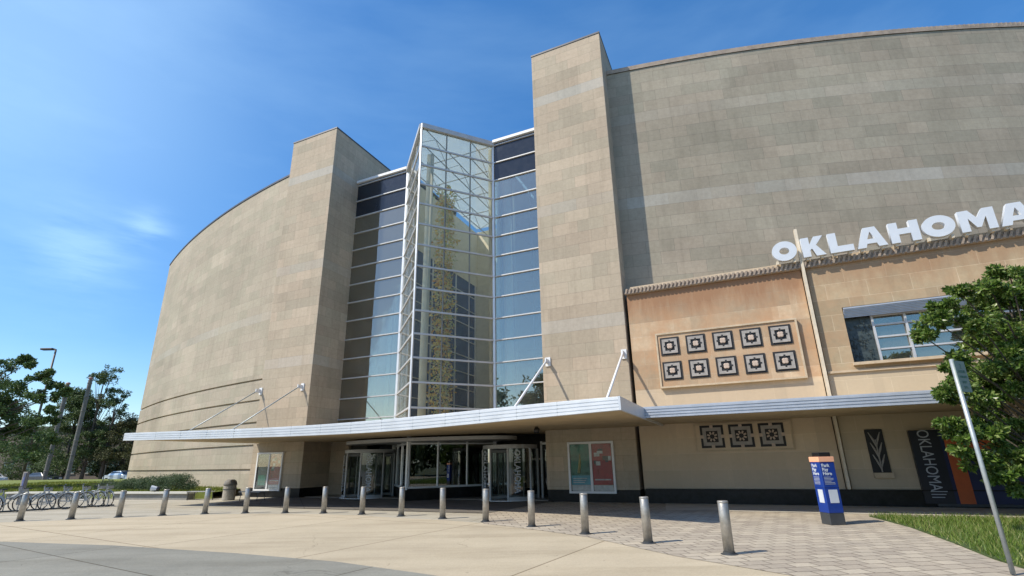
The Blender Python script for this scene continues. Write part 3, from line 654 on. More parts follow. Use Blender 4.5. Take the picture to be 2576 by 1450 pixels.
# entrance level: walls, revolving doors
ew = MB(); ew.box(-7.27, -5.9, 2.1, 2.4, 0.02, 3.1); ew.build('entry_wall', M['pier'], bld)
MB().box(-7.27, -5.2, 2.1, 2.4, 3.1, 3.35).build('entry_lintel', 'inside_dark', bld)
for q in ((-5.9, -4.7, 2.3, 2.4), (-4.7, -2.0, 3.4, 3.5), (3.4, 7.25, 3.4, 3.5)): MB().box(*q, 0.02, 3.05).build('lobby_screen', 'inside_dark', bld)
MB().prism([(0.55+5.0*math.cos(t), 0.6-2.0*math.sin(t)) for t in [math.pi*2*k/48 for k in range(48)]], 2.70, 2.86).build('canopy_drum', 'alu_grey', bld)
def rev_door(cx, cyy, rr):
    d = empty('revolving_door', (cx, cyy, 0.02), 0, parent=bld)
    MB().lathe([(rr, 2.25), (rr, 2.42), (rr*0.9, 2.44)], 0, 0, 40).build('door_canopy', 'alu_grey', d, smooth=False)
    MB().lathe([(rr+0.12, 0.0), (rr+0.12, 0.03)], 0, 0, 40).build('threshold', 'alu', d)
    gl = MB(); fr = MB()
    for a0, a1 in ((200, 250), (290, 340), (20, 160)):
        st = 10; pts = [(rr*math.cos(R(a0+(a1-a0)*k/st)), rr*math.sin(R(a0+(a1-a0)*k/st))) for k in range(st+1)]
        for k in range(st):
            a, b_ = pts[k], pts[k+1]; gl.add([(a[0], a[1], 0.1), (b_[0], b_[1], 0.1), (b_[0], b_[1], 2.25), (a[0], a[1], 2.25)], [(0, 1, 2, 3)])
            fr.bar((*a, 0.1), (*b_, 0.1), 0.05, 0.14)
        for p in (pts[0], pts[-1]): fr.box(p[0]-0.04, p[0]+0.04, p[1]-0.04, p[1]+0.04, 0.03, 2.25)
    gl.build('curved_pane', 'glass_door', d); fr.build('drum_frame', 'alu_grey', d)
    for a in (235, 325, 55, 145):
        c, s = math.cos(R(a)), math.sin(R(a)); rr2 = rr-0.08; w = MB()
        for z in (0.12, 2.15): w.bar((0, 0, z), (c*rr2, s*rr2, z), 0.05, 0.12)
        for q in (0.05, rr2-0.05): w.bar((c*q, s*q, 0.1), (c*q, s*q, 2.2), 0.06)
        lf = w.build('door_leaf', 'alu_grey', d)
        MB().add([(0, 0, 0.15), (c*rr2, s*rr2, 0.15), (c*rr2, s*rr2, 2.15), (0, 0, 2.15)], [(0, 1, 2, 3)]).build('leaf_pane', 'glass_door', lf)
    for a in (232, 308):
        c, s = math.cos(R(a)), math.sin(R(a))
        text_mesh('door_lettering', 'OKLAHOMA', 0.40, 'white_paint', d, (c*(rr+0.03), s*(rr+0.03), 1.25), Matrix(((0, c*0+(-s), c), (0, c, s), (-1, 0, 0))).to_euler(), 0.003, 0.006, sx=0.82)
    return d
rev_door(-3.35, 1.0, 1.35); rev_door(5.1, 0.9, 1.3)
sl = MB().box(6.45, 7.24, 1.6, 1.66, 0.1, 2.6); sl.build('side_light', 'glass_door', bld)
sf = MB()
for x in (6.45, 7.0): sf.box(x-0.04, x+0.04, 1.52, 1.6, 0.05, 2.6)
sf.box(6.41, 7.24, 1.52, 1.6, 2.45, 2.55); sf.build('side_light_frame', 'alu', bld)

# ---- canopies
cp = [(-11.1, 7.2, 2.96, 3.30), (-7.8, 6.85, 2.91, 3.28), (-4.7, 6.45, 2.87, 3.25), (-0.8, 6.05, 2.84, 3.25), (3.05, 5.9, 2.85, 3.32), (6.9, 6.4, 2.92, 3.38), (10.3, 7.2, 2.97, 3.40), (12.4, 7.9, 2.97, 3.34)]
def cint(u):
    for a, b_ in zip(cp, cp[1:]):
        if u <= b_[0]+1e-6:
            t = (u-a[0])/(b_[0]-a[0]); t2 = t; return [a[i]+(b_[i]-a[i])*t2 for i in (1, 2, 3)]
    return list(cp[-1][1:])
us = np.linspace(cp[0][0], cp[-1][0], 48)
raw = np.array([cint(u) for u in us]); ker = np.ones(9)/9
pad = np.vstack([2*raw[0]-raw[4:0:-1], raw, 2*raw[-1]-raw[-2:-6:-1]]); sm = np.stack([np.convolve(pad[:, i], ker, 'valid') for i in range(3)], 1)
can = empty('canopy', (0, 0, 0), 0, parent=bld)
fa = MB(); nrib = 4; prf = []
for k in range(nrib):
    f0, f1 = k/nrib, (k+1)/nrib; prf += [(0.02, f0+0.02), (0.02, f1-0.05), (0.0, f1-0.04), (0.0, f1)]
prf = [(0.0, 0.0)] + prf
vs = []; 
for u, (n_, zb, zt) in zip(us, sm):
    for off, fz in prf: vs.append((u, -(n_+off), zb+(zt-zb)*fz))
    vs.append((u, -(n_-0.12), zt)); vs.append((u, -(n_-0.12), zb))
q = len(prf)+2; fs = []
for i in range(len(us)-1):
    for k in range(q): fs.append((i*q+k, (i+1)*q+k, (i+1)*q+(k+1) % q, i*q+(k+1) % q))
fs += [tuple(range(q)), tuple((len(us)-1)*q+k for k in range(q))]
for k in range(1, 15):
    n_, zb, zt = sm[k*3+1]; uu = us[k*3+1]; MB().box(uu-0.003, uu+0.003, -(n_+0.022), -(n_-0.02), zb+0.003, zt-0.003).build('fascia_seam', 'galv', can)
fa.add(vs, fs); fa.box(12.38, 12.44, -7.95, 0.0, 2.97, 3.34); fa.build('fascia', 'alu', can)
so = MB(); vs = []; fs = []
for u, (n_, zb, zt) in zip(us, sm):
    back = -0.02 if (u < -7.3 or u > 7.3) else 2.45
    vs += [(u, -(n_-0.12), zb+0.03), (u, min(back, 2.45), 3.0), (u, -(n_-0.12), zt-0.02), (u, back, zt-0.02)]
for i in range(len(us)-1):
    a, c = i*4, (i+1)*4; fs += [(a, c, c+1, a+1), (a+2, a+3, c+3, c+2)]
so.add(vs, fs); so.build('soffit', 'soffit', can)
can2 = empty('canopy', (0, 0, 0), 0, parent=bld)
fa = MB(); z0, z1 = 3.0, 3.36
for k in range(4):
    a, b_ = z0+(z1-z0)*k/4, z0+(z1-z0)*(k+1)/4
    fa.box(11.65, 48, -4.30, -4.1, a+0.008, b_-0.022); fa.box(11.65, 48, -4.27, -4.1, b_-0.022, b_+0.008)
fa.box(11.62, 11.68, -4.1, 0.05, z0, z1); fa.build('fascia', 'louver', can2)
MB().box(11.68, 48, -4.1, 0.08, 3.05, 3.34).build('soffit', 'soffit', can2)
for ax in (-11.3, -7.85, 7.55, 11.1):
    s_ = MB(); tip = (ax, -4.35, cint(ax)[2]+0.05); s_.tube([(ax, -0.25, 6.12), tip], 0.05 if ax > 0 else 0.032, 12)
    st = s_.build('strut', 'alu_white' if ax > 0 else 'galv', can, smooth=True)
    a_ = MB(); a_.box(ax-0.12, ax+0.12, -0.05, 0.02, 5.9, 6.32); a_.box(ax-0.03, ax+0.03, -0.38, -0.05, 6.0, 6.22); a_.build('anchor_plate', 'alu_white', st)
sc_ = MB().lathe([(0.09, 2.72), (0.12, 2.80), (0.12, 2.86), (0.05, 2.95)], 8.2, -3.4, 20); sc_.build('security_camera', 'black', can, smooth=True)

# ---- rooftop letters
sg = empty('roof_sign', (0, 0, 0), 0); sg.location = MID; sg.rotation_euler = (0, 0, YAW)
tag(sg, 'white block letters reading OKLAHOMA standing along the stone cornice', 'sign')
def ell(cx, cy_, a, b_, n=40, rev=False):
    p = [(cx+a*math.cos(2*math.pi*k/n), cy_+b_*math.sin(2*math.pi*k/n)) for k in range(n)]; return p[::-1] if rev else p
H = 0.81
def glyph(c, w):
    t = 0.27
    if c == 'O': return [ell(w/2, H/2, w/2, H/2*1.03), ell(w/2, H/2, w/2*0.40, H/2*0.36, rev=True)]
    if c == 'K': return [[(0, 0), (t, 0), (t, H*0.33), (t+0.07, H*0.40), (w-0.33, 0), (w, 0), (w*0.63, H*0.56), (w-0.02, H), (w-0.33, H), (t, H*0.62), (t, H), (0, H)]]
    if c == 'L': return [[(0, 0), (w, 0), (w, 0.25), (t, 0.25), (t, H), (0, H)]]
    if c == 'A': return [[(0, 0), (0.28, 0), (0.33, 0.15), (w-0.33, 0.15), (w-0.28, 0), (w, 0), (w/2+0.19, H), (w/2-0.19, H)], [(w/2-0.12, 0.33), (w/2, 0.63), (w/2+0.12, 0.33)]]
    if c == 'H': return [[(0, 0), (t, 0), (t, 0.32), (w-t, 0.32), (w-t, 0), (w, 0), (w, H), (w-t, H), (w-t, 0.55), (t, 0.55), (t, H), (0, H)]]
    if c == 'M': return [[(0, 0), (0.25, 0), (0.25, 0.5), (w/2-0.06, 0.12), (w/2+0.06, 0.12), (w-0.25, 0.5), (w-0.25, 0), (w, 0), (w, H), (w-0.3, H), (w/2, 0.48), (0.3, H), (0, H)]]
for c, x0, x1 in (('O', 17.46, 18.34), ('K', 18.52, 19.30), ('L', 19.44, 20.22), ('A', 20.32, 21.28), ('H', 21.40, 22.30), ('O', 22.38, 23.34), ('M', 23.46, 24.46), ('A', 24.54, 25.50)):
    z = 9.16
    lo = shape_mesh('letter', glyph(c, x1-x0), 0.09, 'white_paint', sg, (x0, -0.22, z), FACE)
    lo['label'] = 'letter ' + c
    for xx in (x0+0.14, x1-0.14):
        ft = MB().box(xx-0.04, xx+0.04, -0.24, 0.1, 9.06, 9.2).build('foot', 'cream', lo)
        ft.matrix_parent_inverse = (Matrix.Translation((x0, -0.22, z)) @ Matrix.Rotation(R(90), 4, 'X')).inverted()

# ---- banner sign wall panel (right)
bn = empty('banner_sign', FW(20.5, 0.0, 0), YAW, 'dark wall banner with OKLAHOMA running down it beside orange stripe and navy field', 'banner')
MB().box(0, 0.80, -0.10, 0.06, 0.14, 2.46).build('black_panel', 'blackp', bn)
MB().box(0.80, 0.90, -0.098, 0.06, 0.14, 2.46).build('navy_edge', 'navy', bn)
MB().box(0.90, 1.30, -0.103, 0.06, 0.14, 2.36).build('orange_stripe', 'orange', bn)
MB().box(1.30, 2.3, -0.101, 0.06, 1.80, 2.36).build('orange_block', 'orange', bn)
MB().box(1.30, 8.5, -0.099, 0.06, 0.14, 1.795).build('navy_field', 'navy', bn)
MB().box(2.31, 8.5, -0.099, 0.06, 1.80, 2.36).build('navy_field', 'navy', bn)
MB().box(0.80, 8.5, -0.107, 0.06, 2.362, 2.46).build('frame', 'blackp', bn)
MB().box(0.3, 8.5, -0.14, 0.0, 0.06, 0.138).build('base_rail', 'alu_dark', bn)
MB().box(3.9, 3.97, -0.12, -0.1, 0.14, 1.5).build('grey_stripe', 'grey_text', bn)
text_mesh('lettering', 'OKLAHOMA', 0.47, 'grey_text', bn, (0.36, -0.106, 1.50), (R(90), R(90), 0), 0.003, 0.0, sx=0.74)
for k in range(3): MB().box(0.2, 0.64-k*0.05, -0.104, -0.1, 0.50-k*0.09, 0.525-k*0.09).build('small_print', 'grey_text', bn)

# ---- poster cases
def poster_case(u, w, left, right, label):
    p = empty('poster_case', FW(u, 0.0, 0), YAW, label, 'poster case', 'poster cases on the stone piers')
    f = MB(); h0, h1 = 0.36, 2.46
    f.box(0, w, -0.09, 0, h1-0.09, h1); f.box(0, w, -0.09, 0, h0, h0+0.09); f.box(0, 0.09, -0.088, 0, h0+0.09, h1-0.09); f.box(w-0.09, w, -0.088, 0, h0+0.09, h1-0.09); f.box(w/2-0.05, w/2+0.05, -0.088, 0, h0+0.09, h1-0.09)
    f.build('frame', 'alu_white', p)
    for k, sty in enumerate((left, right)):
        x0 = 0.10+k*(w/2-0.05); x1 = x0+w/2-0.17; z0, z1 = h0+0.10, h1-0.10
        if sty == 'green':
            q = MB().box(x0, x1, -0.03, 0, z0+0.62, z1).build('poster', 'poster_g', p); MB().box(x0, x1, -0.03, 0, z0+0.24, z0+0.618).build('lower_field', 'poster_t', q)
            y = MB(); 
            for a, b_ in ((0.42, 0.9), (0.55, 1.5)): y.tube([(x0+a*0.6+0.05, -0.035, z0+0.7), (x0+0.42, -0.035, z0+1.15), (x0+a*0.5+0.15, -0.035, z0+b_)], [0.03, 0.06, 0.02], 6)
            y.build('pale_figure', 'poster_y', q)
            MB().box(x0+0.03, x1, -0.032, -0.005, z0, z0+0.22).build('white_footer', 'poster_w', q)
            for j in range(3): MB().box(x0+0.08, x1-0.25+j*0.05, -0.04, -0.031, z0+0.32+j*0.08, z0+0.35+j*0.08).build('text_line', 'poster_w', q)
        elif sty == 'red':
            q = MB().box(x0, x1, -0.03, 0, z0+0.24, z1).build('poster', 'poster_r', p)
            y = MB(); yk = MB()
            for j in range(9):
                a, c = random.uniform(x0+0.05, x1-0.25), random.uniform(z0+0.85, z1-0.25); (y if j % 2 else yk).box(a, a+random.uniform(0.1, 0.25), -0.034-0.001*j, -0.02, c, c+random.uniform(0.06, 0.18))
            y.build('white_shapes', 'poster_w', q); yk.build('black_shapes', 'poster_k', q)
            MB().box(x0+0.08, x1-0.08, -0.036, -0.025, z0+0.42, z0+0.47).build('text_line', 'poster_w', q)
            MB().box(x0+0.03, x1, -0.032, -0.005, z0, z0+0.22).build('white_footer', 'poster_w', q)
        else:
            q = MB().box(x0, x1, -0.03, 0, z0, z1).build('poster', 'poster_k', p); MB().box(x0+0.15, x1-0.12, -0.034, -0.02, z0+0.2, z0+0.75).build('dim_figure', 'poster_g', q)
    MB().box(0.05, w-0.05, -0.075, -0.070, h0+0.05, h1-0.05).build('cover_glass', glass('case_glass', (0.95, 0.96, 0.96), 0.0, mul=0.25), p)
poster_case(8.30, 2.02, 'green', 'red', 'white framed case with a green poster and a red poster on the right pier')
poster_case(-10.80, 2.08, 'black', 'red', 'white framed case with a black poster and a red poster on the left pier')

# ---- tall interior sculpture (plain stand-in)
sp = empty('hanging_sculpture', FW(0.55, -1.82, 3.4), YAW, 'tall slender column of amber and green glass leaves inside the glass tower', 'sculpture')
MB().tube([(0, 0, 0.0), (0, 0, 14.8)], 0.05, 8).build('stem', 'alu_dark', sp)
def leaf_cloud(C, size, n, flat=0.0, aspect=0.5):
    """n kite-shaped leaves per centre row (x,y,z,spread)"""
    C = np.asarray(C, float); idx = rng.integers(0, len(C), n); ctr = C[idx]
    d = rng.normal(size=(n, 3)); d /= np.linalg.norm(d, axis=1)[:, None]; r = ctr[:, 3]*rng.uniform(0.15, 1, n)**(1/2.2)
    p = ctr[:, :3] + d*r[:, None]*np.array([1, 1, 0.8-flat*0.45])
    a = rng.normal(size=(n, 3)); a[:, 2] -= 0.35; a += d*0.7; a /= np.linalg.norm(a, axis=1)[:, None]
    b = np.cross(a, rng.normal(size=(n, 3))+np.array([0, 0, 0.01])); b /= np.linalg.norm(b, axis=1)[:, None]
    s = size*rng.uniform(0.6, 1.25, n)[:, None]; c = np.cross(a, b)
    V = np.stack([p, p+a*s*0.5+b*s*aspect*0.5+c*s*0.06, p+a*s, p+a*s*0.5-b*s*aspect*0.5+c*s*0.06], 1).reshape(-1, 3)
    return V, np.arange(4*n).reshape(-1, 4)
zz = np.linspace(0.2, 14.4, 42)
V, F = leaf_cloud([(0, 0, z, 0.50+0.30*math.sin(z*0.7)**2) for z in zz], 0.25, 1900); fast_mesh('amber_leaves', V, F, 'amber', sp)
V, F = leaf_cloud([(0, 0, z, 0.55+0.25*math.cos(z*0.9)**2) for z in zz], 0.22, 1500); fast_mesh('green_leaves', V, F, 'pale_leaf', sp)

# ------------------------------------------------------------------ bollards
desc = ['steel bollard at the far left end of the row beside the bicycles', 'steel bollard in front of the parked grey bicycles, second from the left',
 'steel bollard in front of the gap between the two planter walls', 'steel bollard in front of the white spotlight and hedge', 'steel bollard just left of the litter bin',
 'steel bollard between the litter bin and the left poster case', 'steel bollard below the right edge of the left poster case', 'steel bollard in front of the dark entry wall left of the left revolving door',
 'steel bollard in front of the left revolving door', 'steel bollard in front of the corner post of the glass tower', 'steel bollard in front of the glass storefront middle',
 'steel bollard just left of the right revolving door', 'steel bollard between the right revolving door and the pier', 'steel bollard below the left edge of the right poster case',
 'steel bollard on the brick paving below the pier corner, second from the right', 'nearest and largest steel bollard, right end of the row on brick paving']
def make_bollard():
    r = empty('bollard', (0, 0, 0))
    MB().lathe([(0.094, 0.0), (0.094, 0.875), (0.090, 0.88)], 0, 0, 28).build('post', 'steel', r, smooth=True)
    MB().lathe([(0.097, 0.88), (0.097, 0.905), (0.088, 0.915)], 0, 0, 28).build('cap', 'steel', r)
    MB().lathe([(0.15, 0.0), (0.15, 0.012), (0.105, 0.02), (0.105, 0.05)], 0, 0, 28).build('base_ring', 'alu_dark', r)
    return r
def dup(root):
    r = root.copy(); COL.objects.link(r)
    for ch in list(root.children):
        c = ch.copy(); COL.objects.link(c); c.parent = r
        for g_ in ch.children:
            d_ = g_.copy(); COL.objects.link(d_); d_.parent = c
    return r
b0 = make_bollard()
for i, ((x, y), ds) in enumerate(zip(bol, desc)):
    o = b0 if i == 0 else dup(b0)
    o.location = (x, y, 0.012); o.rotation_euler = (random.uniform(-0.014, 0.014), random.uniform(-0.014, 0.014), random.uniform(0, 6)); tag(o, ds, 'bollard', 'steel bollards in a curved row along the driveway')

# ------------------------------------------------------------------ kiosk
ks = empty('pay_kiosk', (8.12, 13.66, 0.02), R(3), 'slim blue kiosk with white lettering and a salmon band on the brick paving', 'kiosk')
KW, KD = 0.20, 0.19
k = MB().box(-KW, KW, -KD, KD, 0.28, 1.52).build('body', 'bluep', ks, bevel=0.012)
MB().box(-KW+0.004, KW-0.004, -KD+0.004, KD-0.004, 0.0, 0.28).build('base', 'alu_dark', ks, bevel=0.01)
MB().box(-KW-0.012, KW+0.012, -KD-0.012, KD+0.012, 1.52, 1.65).build('top_band', 'salmon', ks, bevel=0.008)
MB().box(-KW+0.05, KW-0.02, -KD+0.05, KD-0.05, 1.65, 1.76).build('cap', 'black', ks, bevel=0.015)
MB().box(-0.10, 0.13, -KD-0.006, -KD+0.001, 0.52, 0.84).build('notice', 'white_paint', ks)
MB().box(-KW-0.006, -KW+0.001, -0.11, 0.08, 0.52, 0.84).build('notice', 'white_paint', ks)
MB().box(-KW-0.001, KW+0.001, -KD-0.003, KD+0.001, 0.885, 0.892).build('seam', 'navy', ks)
for t_, z in (('Park', 1.43), ('Pay', 1.33), ('Here', 1.23)):
    text_mesh('lettering', t_, 0.115, 'white_paint', ks, (-0.16, -KD-0.004, z), FACE, 0.002, 0.003, 'LEFT')
    text_mesh('lettering', t_, 0.115, 'white_paint', ks, (-KW-0.004, 0.14, z), (R(90), 0, R(-90)), 0.002, 0.003, 'LEFT')
tx = MB()
for i in range(6):
    z = 1.14-i*0.034; tx.box(-0.15, 0.08+random.uniform(-0.07, 0.05), -KD-0.004, -KD-0.001, z, z+0.012); tx.box(-KW-0.005, -KW-0.001, -0.08, 0.14, z, z+0.012)
tx.build('small_text', 'grey_text', ks)

# ------------------------------------------------------------------ sign post (right)
ps = empty('sign_post', (7.10, 7.88, 0.03), 0, 'thin galvanised post with a grey green parking sign, leaning in front of the right tree', 'sign post')
MB().tube([(0, 0, 0), (0, 0, 3.12)], 0.031, 14).build('post', 'galv', ps, smooth=True)
sgn = empty('sign_plate', (0.02, -0.04, 2.84), R(24), parent=ps)
MB().box(-0.06, 0.24, -0.004, 0.004, -0.25, 0.25).build('plate', 'sign_green', sgn)
for i, tt in enumerate(('2', 'HOUR', 'PARKING', '8AM', '5PM')): text_mesh('lettering', tt, (0.11, 0.07, 0.052, 0.06, 0.06)[i], 'sign_text', sgn, (0.09, -0.007, 0.16-i*0.085), FACE, 0.001)

# ------------------------------------------------------------------ trees
def tree(name, base, height, crown, m, n, lsize, label, group=None, trunk_r=0.15, spread=1.0, extra=(), seed=1, bark='bark', shape='round', trunk_frac=0.35, cn=40, cs=0.3):
    random.seed(seed)
    t = empty(name, base, 0, label, 'tree', group); cw, ch, cz0 = crown     # radius, crown height, crown bottom z
    tb = MB(); top = Vector((random.uniform(-.2, .2), random.uniform(-.2, .2), height*0.86))
    pts = [Vector((0, 0, 0)), Vector((0.03*height*random.uniform(-.3, .3), 0, height*0.3)), top*0.72, top]
    tb.tube(pts, [trunk_r*1.25, trunk_r*0.9, trunk_r*0.5, trunk_r*0.12], 10)
    C = []
    for i in range(cn):
        for _ in range(50):
            z = random.uniform(0, 1); a = random.uniform(0, 2*math.pi)
            if shape == 'cone': rmax = (1-z)**0.8
            elif shape == 'column': rmax = 0.55+0.45*math.sin(math.pi*min(1, z*1.05))
            else: rmax = math.sqrt(max(0, 1-(2*z-1)**2))*(1.05-0.25*z)
            rr = math.sqrt(random.uniform(0.08, 1))*rmax
            break
        C.append((cw*rr*math.cos(a), cw*rr*math.sin(a), cz0+ch*z, cw*cs*random.uniform(0.6, 1.25)))
    C += [tuple(e) for e in extra]
    for (x, y, z, s) in C:
        o_ = max(0.15, min(0.95, (z-cz0*0.5)/height-0.12)); st = Vector((0, 0, height*0.86*o_)) + Vector((pts[1].x*0.4, 0, 0)); en = Vector((x, y, z))
        midp = st.lerp(en, 0.5) + Vector((0, 0, -0.05*height*random.random()))
        tb.tube([st, midp, en], [trunk_r*0.28, trunk_r*0.16, 0.012], 5, cap=False)
    tb.build('trunk', bark, t)
    C2 = []
    for (x, y, z, q) in C:      # break every clump into a ragged handful of sprays
        for _ in range(6):
            a = random.uniform(0, 6.283); e = random.uniform(-0.5, 0.7); k = q*random.uniform(0.35, 1.15)
            C2.append((x+math.cos(a)*k, y+math.sin(a)*k, z+e*k, q*random.uniform(0.28, 0.62)))
    V, F = leaf_cloud(C2, lsize, n, 0.2); fast_mesh('crown', V, F, m, t)
    return t
T0 = Vector((13.1, 12.3, 0))
ex = [(9.95, 11.3, 4.75, 0.42), (9.6, 11.4, 4.45, 0.32), (10.3, 11.4, 5.1, 0.38), (10.9, 11.5, 5.55, 0.35), (9.55, 11.2, 3.05, 0.22), (9.85, 11.3, 2.95, 0.32), (10.3, 11.3, 3.0, 0.5), (10.0, 11.2, 3.6, 0.25), (10.35, 11.4, 3.9, 0.45), (9.5, 11.2, 2.35, 0.28), (9.75, 11.2, 2.15, 0.38),
      (9.6, 11.2, 1.75, 0.32), (10.0, 11.2, 1.6, 0.38), (10.4, 11.2, 1.25, 0.38), (10.7, 11.2, 0.95, 0.28), (10.4, 11.3, 2.2, 0.5), (10.9, 11.2, 1.7, 0.45), (11.2, 11.0, 1.15, 0.3), (11.6, 11.0, 1.5, 0.5), (10.9, 11.2, 4.6, 0.5), (11.5, 11.3, 5.5, 0.5), (12.2, 11.4, 6.0, 0.5), (12.0, 11, 0.95, 0.35)]
ex = [(x-T0.x+0.12, y-T0.y, z-0.05, s*0.62) for x, y, z, s in ex]
tree('leafy_tree', T0, 6.2, (1.8, 4.9, 0.9), 'leaf_near', 66000, 0.12, 'low branching glossy green tree at the right edge in front of the museum wall', trunk_r=0.13, extra=ex, seed=3, cn=64, cs=0.23)
LT = Vector((-42.3, 37.6, 0.3))
exl = [(-37.2, 37, 9.6, .55), (-37.4, 37, 10.0, .35), (-38.6, 37, 9.2, .7), (-36.1, 37, 8.5, .5), (-34.7, 37, 7.8, .5), (-35.2, 37, 8.8, .4), (-34.0, 37, 7.2, .4), (-35.2, 37, 6.8, .55), (-34.3, 37, 5.9, .45), (-36.4, 37, 7.1, .8), (-37.4, 37, 7.5, .9), (-34.2, 37, 3.9, .6), (-35.5, 37, 5.1, .8), (-35.2, 37, 2.6, .7), (-36.9, 37, 3.2, 1.0), (-34.4, 37, 5.2, .4), (-33.7, 37, 7.4, .25)]
exl = [(x-LT.x, y-LT.y, z-LT.z, q) for x, y, z, q in exl]
tree('spreading_tree', LT, 10.2, (4.4, 7.8, 1.2), 'leaf_dark', 60000, 0.21, 'large dark tree with layered branches at the far left edge behind the bicycles', trunk_r=0.32, extra=exl, seed=5, cn=70, cs=0.2)
far = [('poplar_tree', (-50.4, 60, 0), 13.4, (1.7, 10.6, 3.0), 'leaf_mid', 5200, 'tall narrow tree rising right of the near grey column', 'column', 11),
       ('slender_tree', (-48.2, 60, 0), 11.0, (1.3, 8.2, 2.8), 'leaf_mid', 1300, 'thin sparse tree right of the tall narrow tree', 'column', 12),
       ('pine_tree', (-53.6, 61, 0), 10.8, (4.4, 9.8, 0.8), 'leaf_mid', 14000, 'broad green cone shaped tree between the two grey columns', 'cone', 13),
       ('broad_tree', (-50.0, 65, 0), 6.8, (3.6, 5.8, 0.6), 'leaf_mid', 9000, 'green bushy tree right of the near grey column base', 'round', 14),
       ('olive_tree', (-46.0, 61, 0), 7.4, (3.2, 6.4, 0.8), 'leaf_brown', 8000, 'olive brown tree beside the left end of the museum wall', 'round', 15),
       ('small_tree', (-45.6, 68, 0), 8.8, (2.6, 6.8, 1.6), 'leaf_mid', 3800, 'dark green tree touching the left end of the curved museum wall', 'round', 16),
       ('round_tree', (-62, 66, 0), 7.0, (4.2, 5.8, 0.6), 'leaf_mid', 8000, 'dark tree behind the street lamp base', 'round', 17)]
for nm, bs, h, cr, m_, n_, lb, shp, sd_ in far: tree(nm, (bs[0]*1.14, bs[1]*1.14, 0), (h-1.7)*1.14+1.7, (cr[0]*1.14, cr[1]*1.14, cr[2]), m_, int(n_*2.6), 0.24, lb, 'trees beyond the left lawn', trunk_r=0.2, seed=sd_, shape=shp, cn=46 if n_ > 2000 else 26, cs=0.30 if shp != 'column' else 0.42)
# trees across the drive, behind the viewpoint, seen only as reflections in the glass
for i, (x, y, h, lb) in enumerate(((-37, -14, 15, 'leftmost big tree across the drive mirrored in the entrance glass'), (-47, -8, 17, 'second big tree across the drive mirrored in the left glass'), (16, -22, 14, 'third big tree across the drive mirrored in the entrance glass'), (24, -13, 16, 'fourth big tree across the drive mirrored in the entrance glass'), (31, -4, 13, 'fifth big tree across the drive mirrored in the storefront glass'), (40, -11, 15, 'rightmost big tree across the drive mirrored in the entrance glass'))):
    tree('street_tree', (x, y, 0), h, (6.5, h*0.95, 0.2), 'leaf_mid', 7500, 0.7, lb, 'trees across the drive', trunk_r=0.35, seed=30+i, cn=50, cs=0.28)
random.seed(99)

# ------------------------------------------------------------------ left side: planters, lawn, hedge
W1 = ((-32.6, 33.4), (-26.6, 31.45)); W2 = ((-23.6, 30.5), (-18.0, 28.75))
def planter(a, b_, label):
    p = empty('planter_wall', ((a[0]+b_[0])/2, (a[1]+b_[1])/2, 0), math.atan2(b_[1]-a[1], b_[0]-a[0]), label, 'low wall', 'low seat walls in front of the left lawn')
    L = math.hypot(b_[0]-a[0], b_[1]-a[1])
    MB().box(-L/2+0.1, L/2-0.1, 0.0, 0.45, 0, 0.32).build('wall', 'concrete_wall', p); MB().box(-L/2, L/2, -0.12, 0.5, 0.32, 0.42).build('cap', 'concrete_cap', p, bevel=0.01)
planter(W1[0], W1[1], 'low pale capped seat wall behind the parked bicycles'); planter(W2[0], W2[1], 'low pale capped seat wall in front of the hedge')
lawn_poly = [(-45, 38.2), (-34, 34.4), (-17.0, 29.3), (-17.0, 31), (-24, 41), (-34, 52), (-60, 55)]
def lz(x, y):
    d = (y-(33.9-0.29*(x+33)))
    return 0.36+0.016*np.maximum(d, 0)
lb_ = MB(); nx = 24
vs = []; fs = []
for i in range(nx+1):
    for j in range(9):
        x = -60+43*i/nx; y0 = 33.95-0.29*(x+33); y = y0+ (19 if x < -30 else 19-(x+30)*0.9)*j/8
        vs.append((x, y, float(lz(x, y))))
for i in range(nx):
    for j in range(8): a = i*9+j; fs.append((a, a+9, a+10, a+1))
for i in range(nx): # front edge face down to ground
    o = len(vs); p, q_ = vs[i*9], vs[(i+1)*9]; vs += [(p[0], p[1], 0), (q_[0], q_[1], 0)]; fs.append((i*9, o, o+1, (i+1)*9))
lb_.add(vs, fs); struct(lb_.build('raised_lawn', 'turf_bright'))
n_ = 26000; x = rng.uniform(-46, -17.2, n_); d_ = rng.uniform(0, 1, n_)**1.4*13; y = 33.95-0.29*(x+33)+d_; P = np.stack([x, y, lz(x, y)], 1)
gl_ = blades('lawn_grass', P, 0.14, 0.05, 'grass_far', 0.8); struct(gl_, 'stuff'); tag(gl_, 'yellow green grass on the raised lawn behind the seat walls', 'grass')
hp = [(-26.8, 34.4, 0.66), (-25.4, 33.7, 0.76), (-24.0, 33.0, 0.88), (-22.6, 32.3, 0.95), (-21.2, 31.7, 1.0), (-19.9, 31.1, 1.02)]
hl = ['lowest pale shrub at the left end of the hedge row', 'second shrub from the left in the hedge row', 'third shrub from the left in the hedge row', 'shrub right above the white spotlight in the hedge row', 'second rounded shrub from the right end of the hedge row', 'dark rounded shrub at the right end of the hedge row']
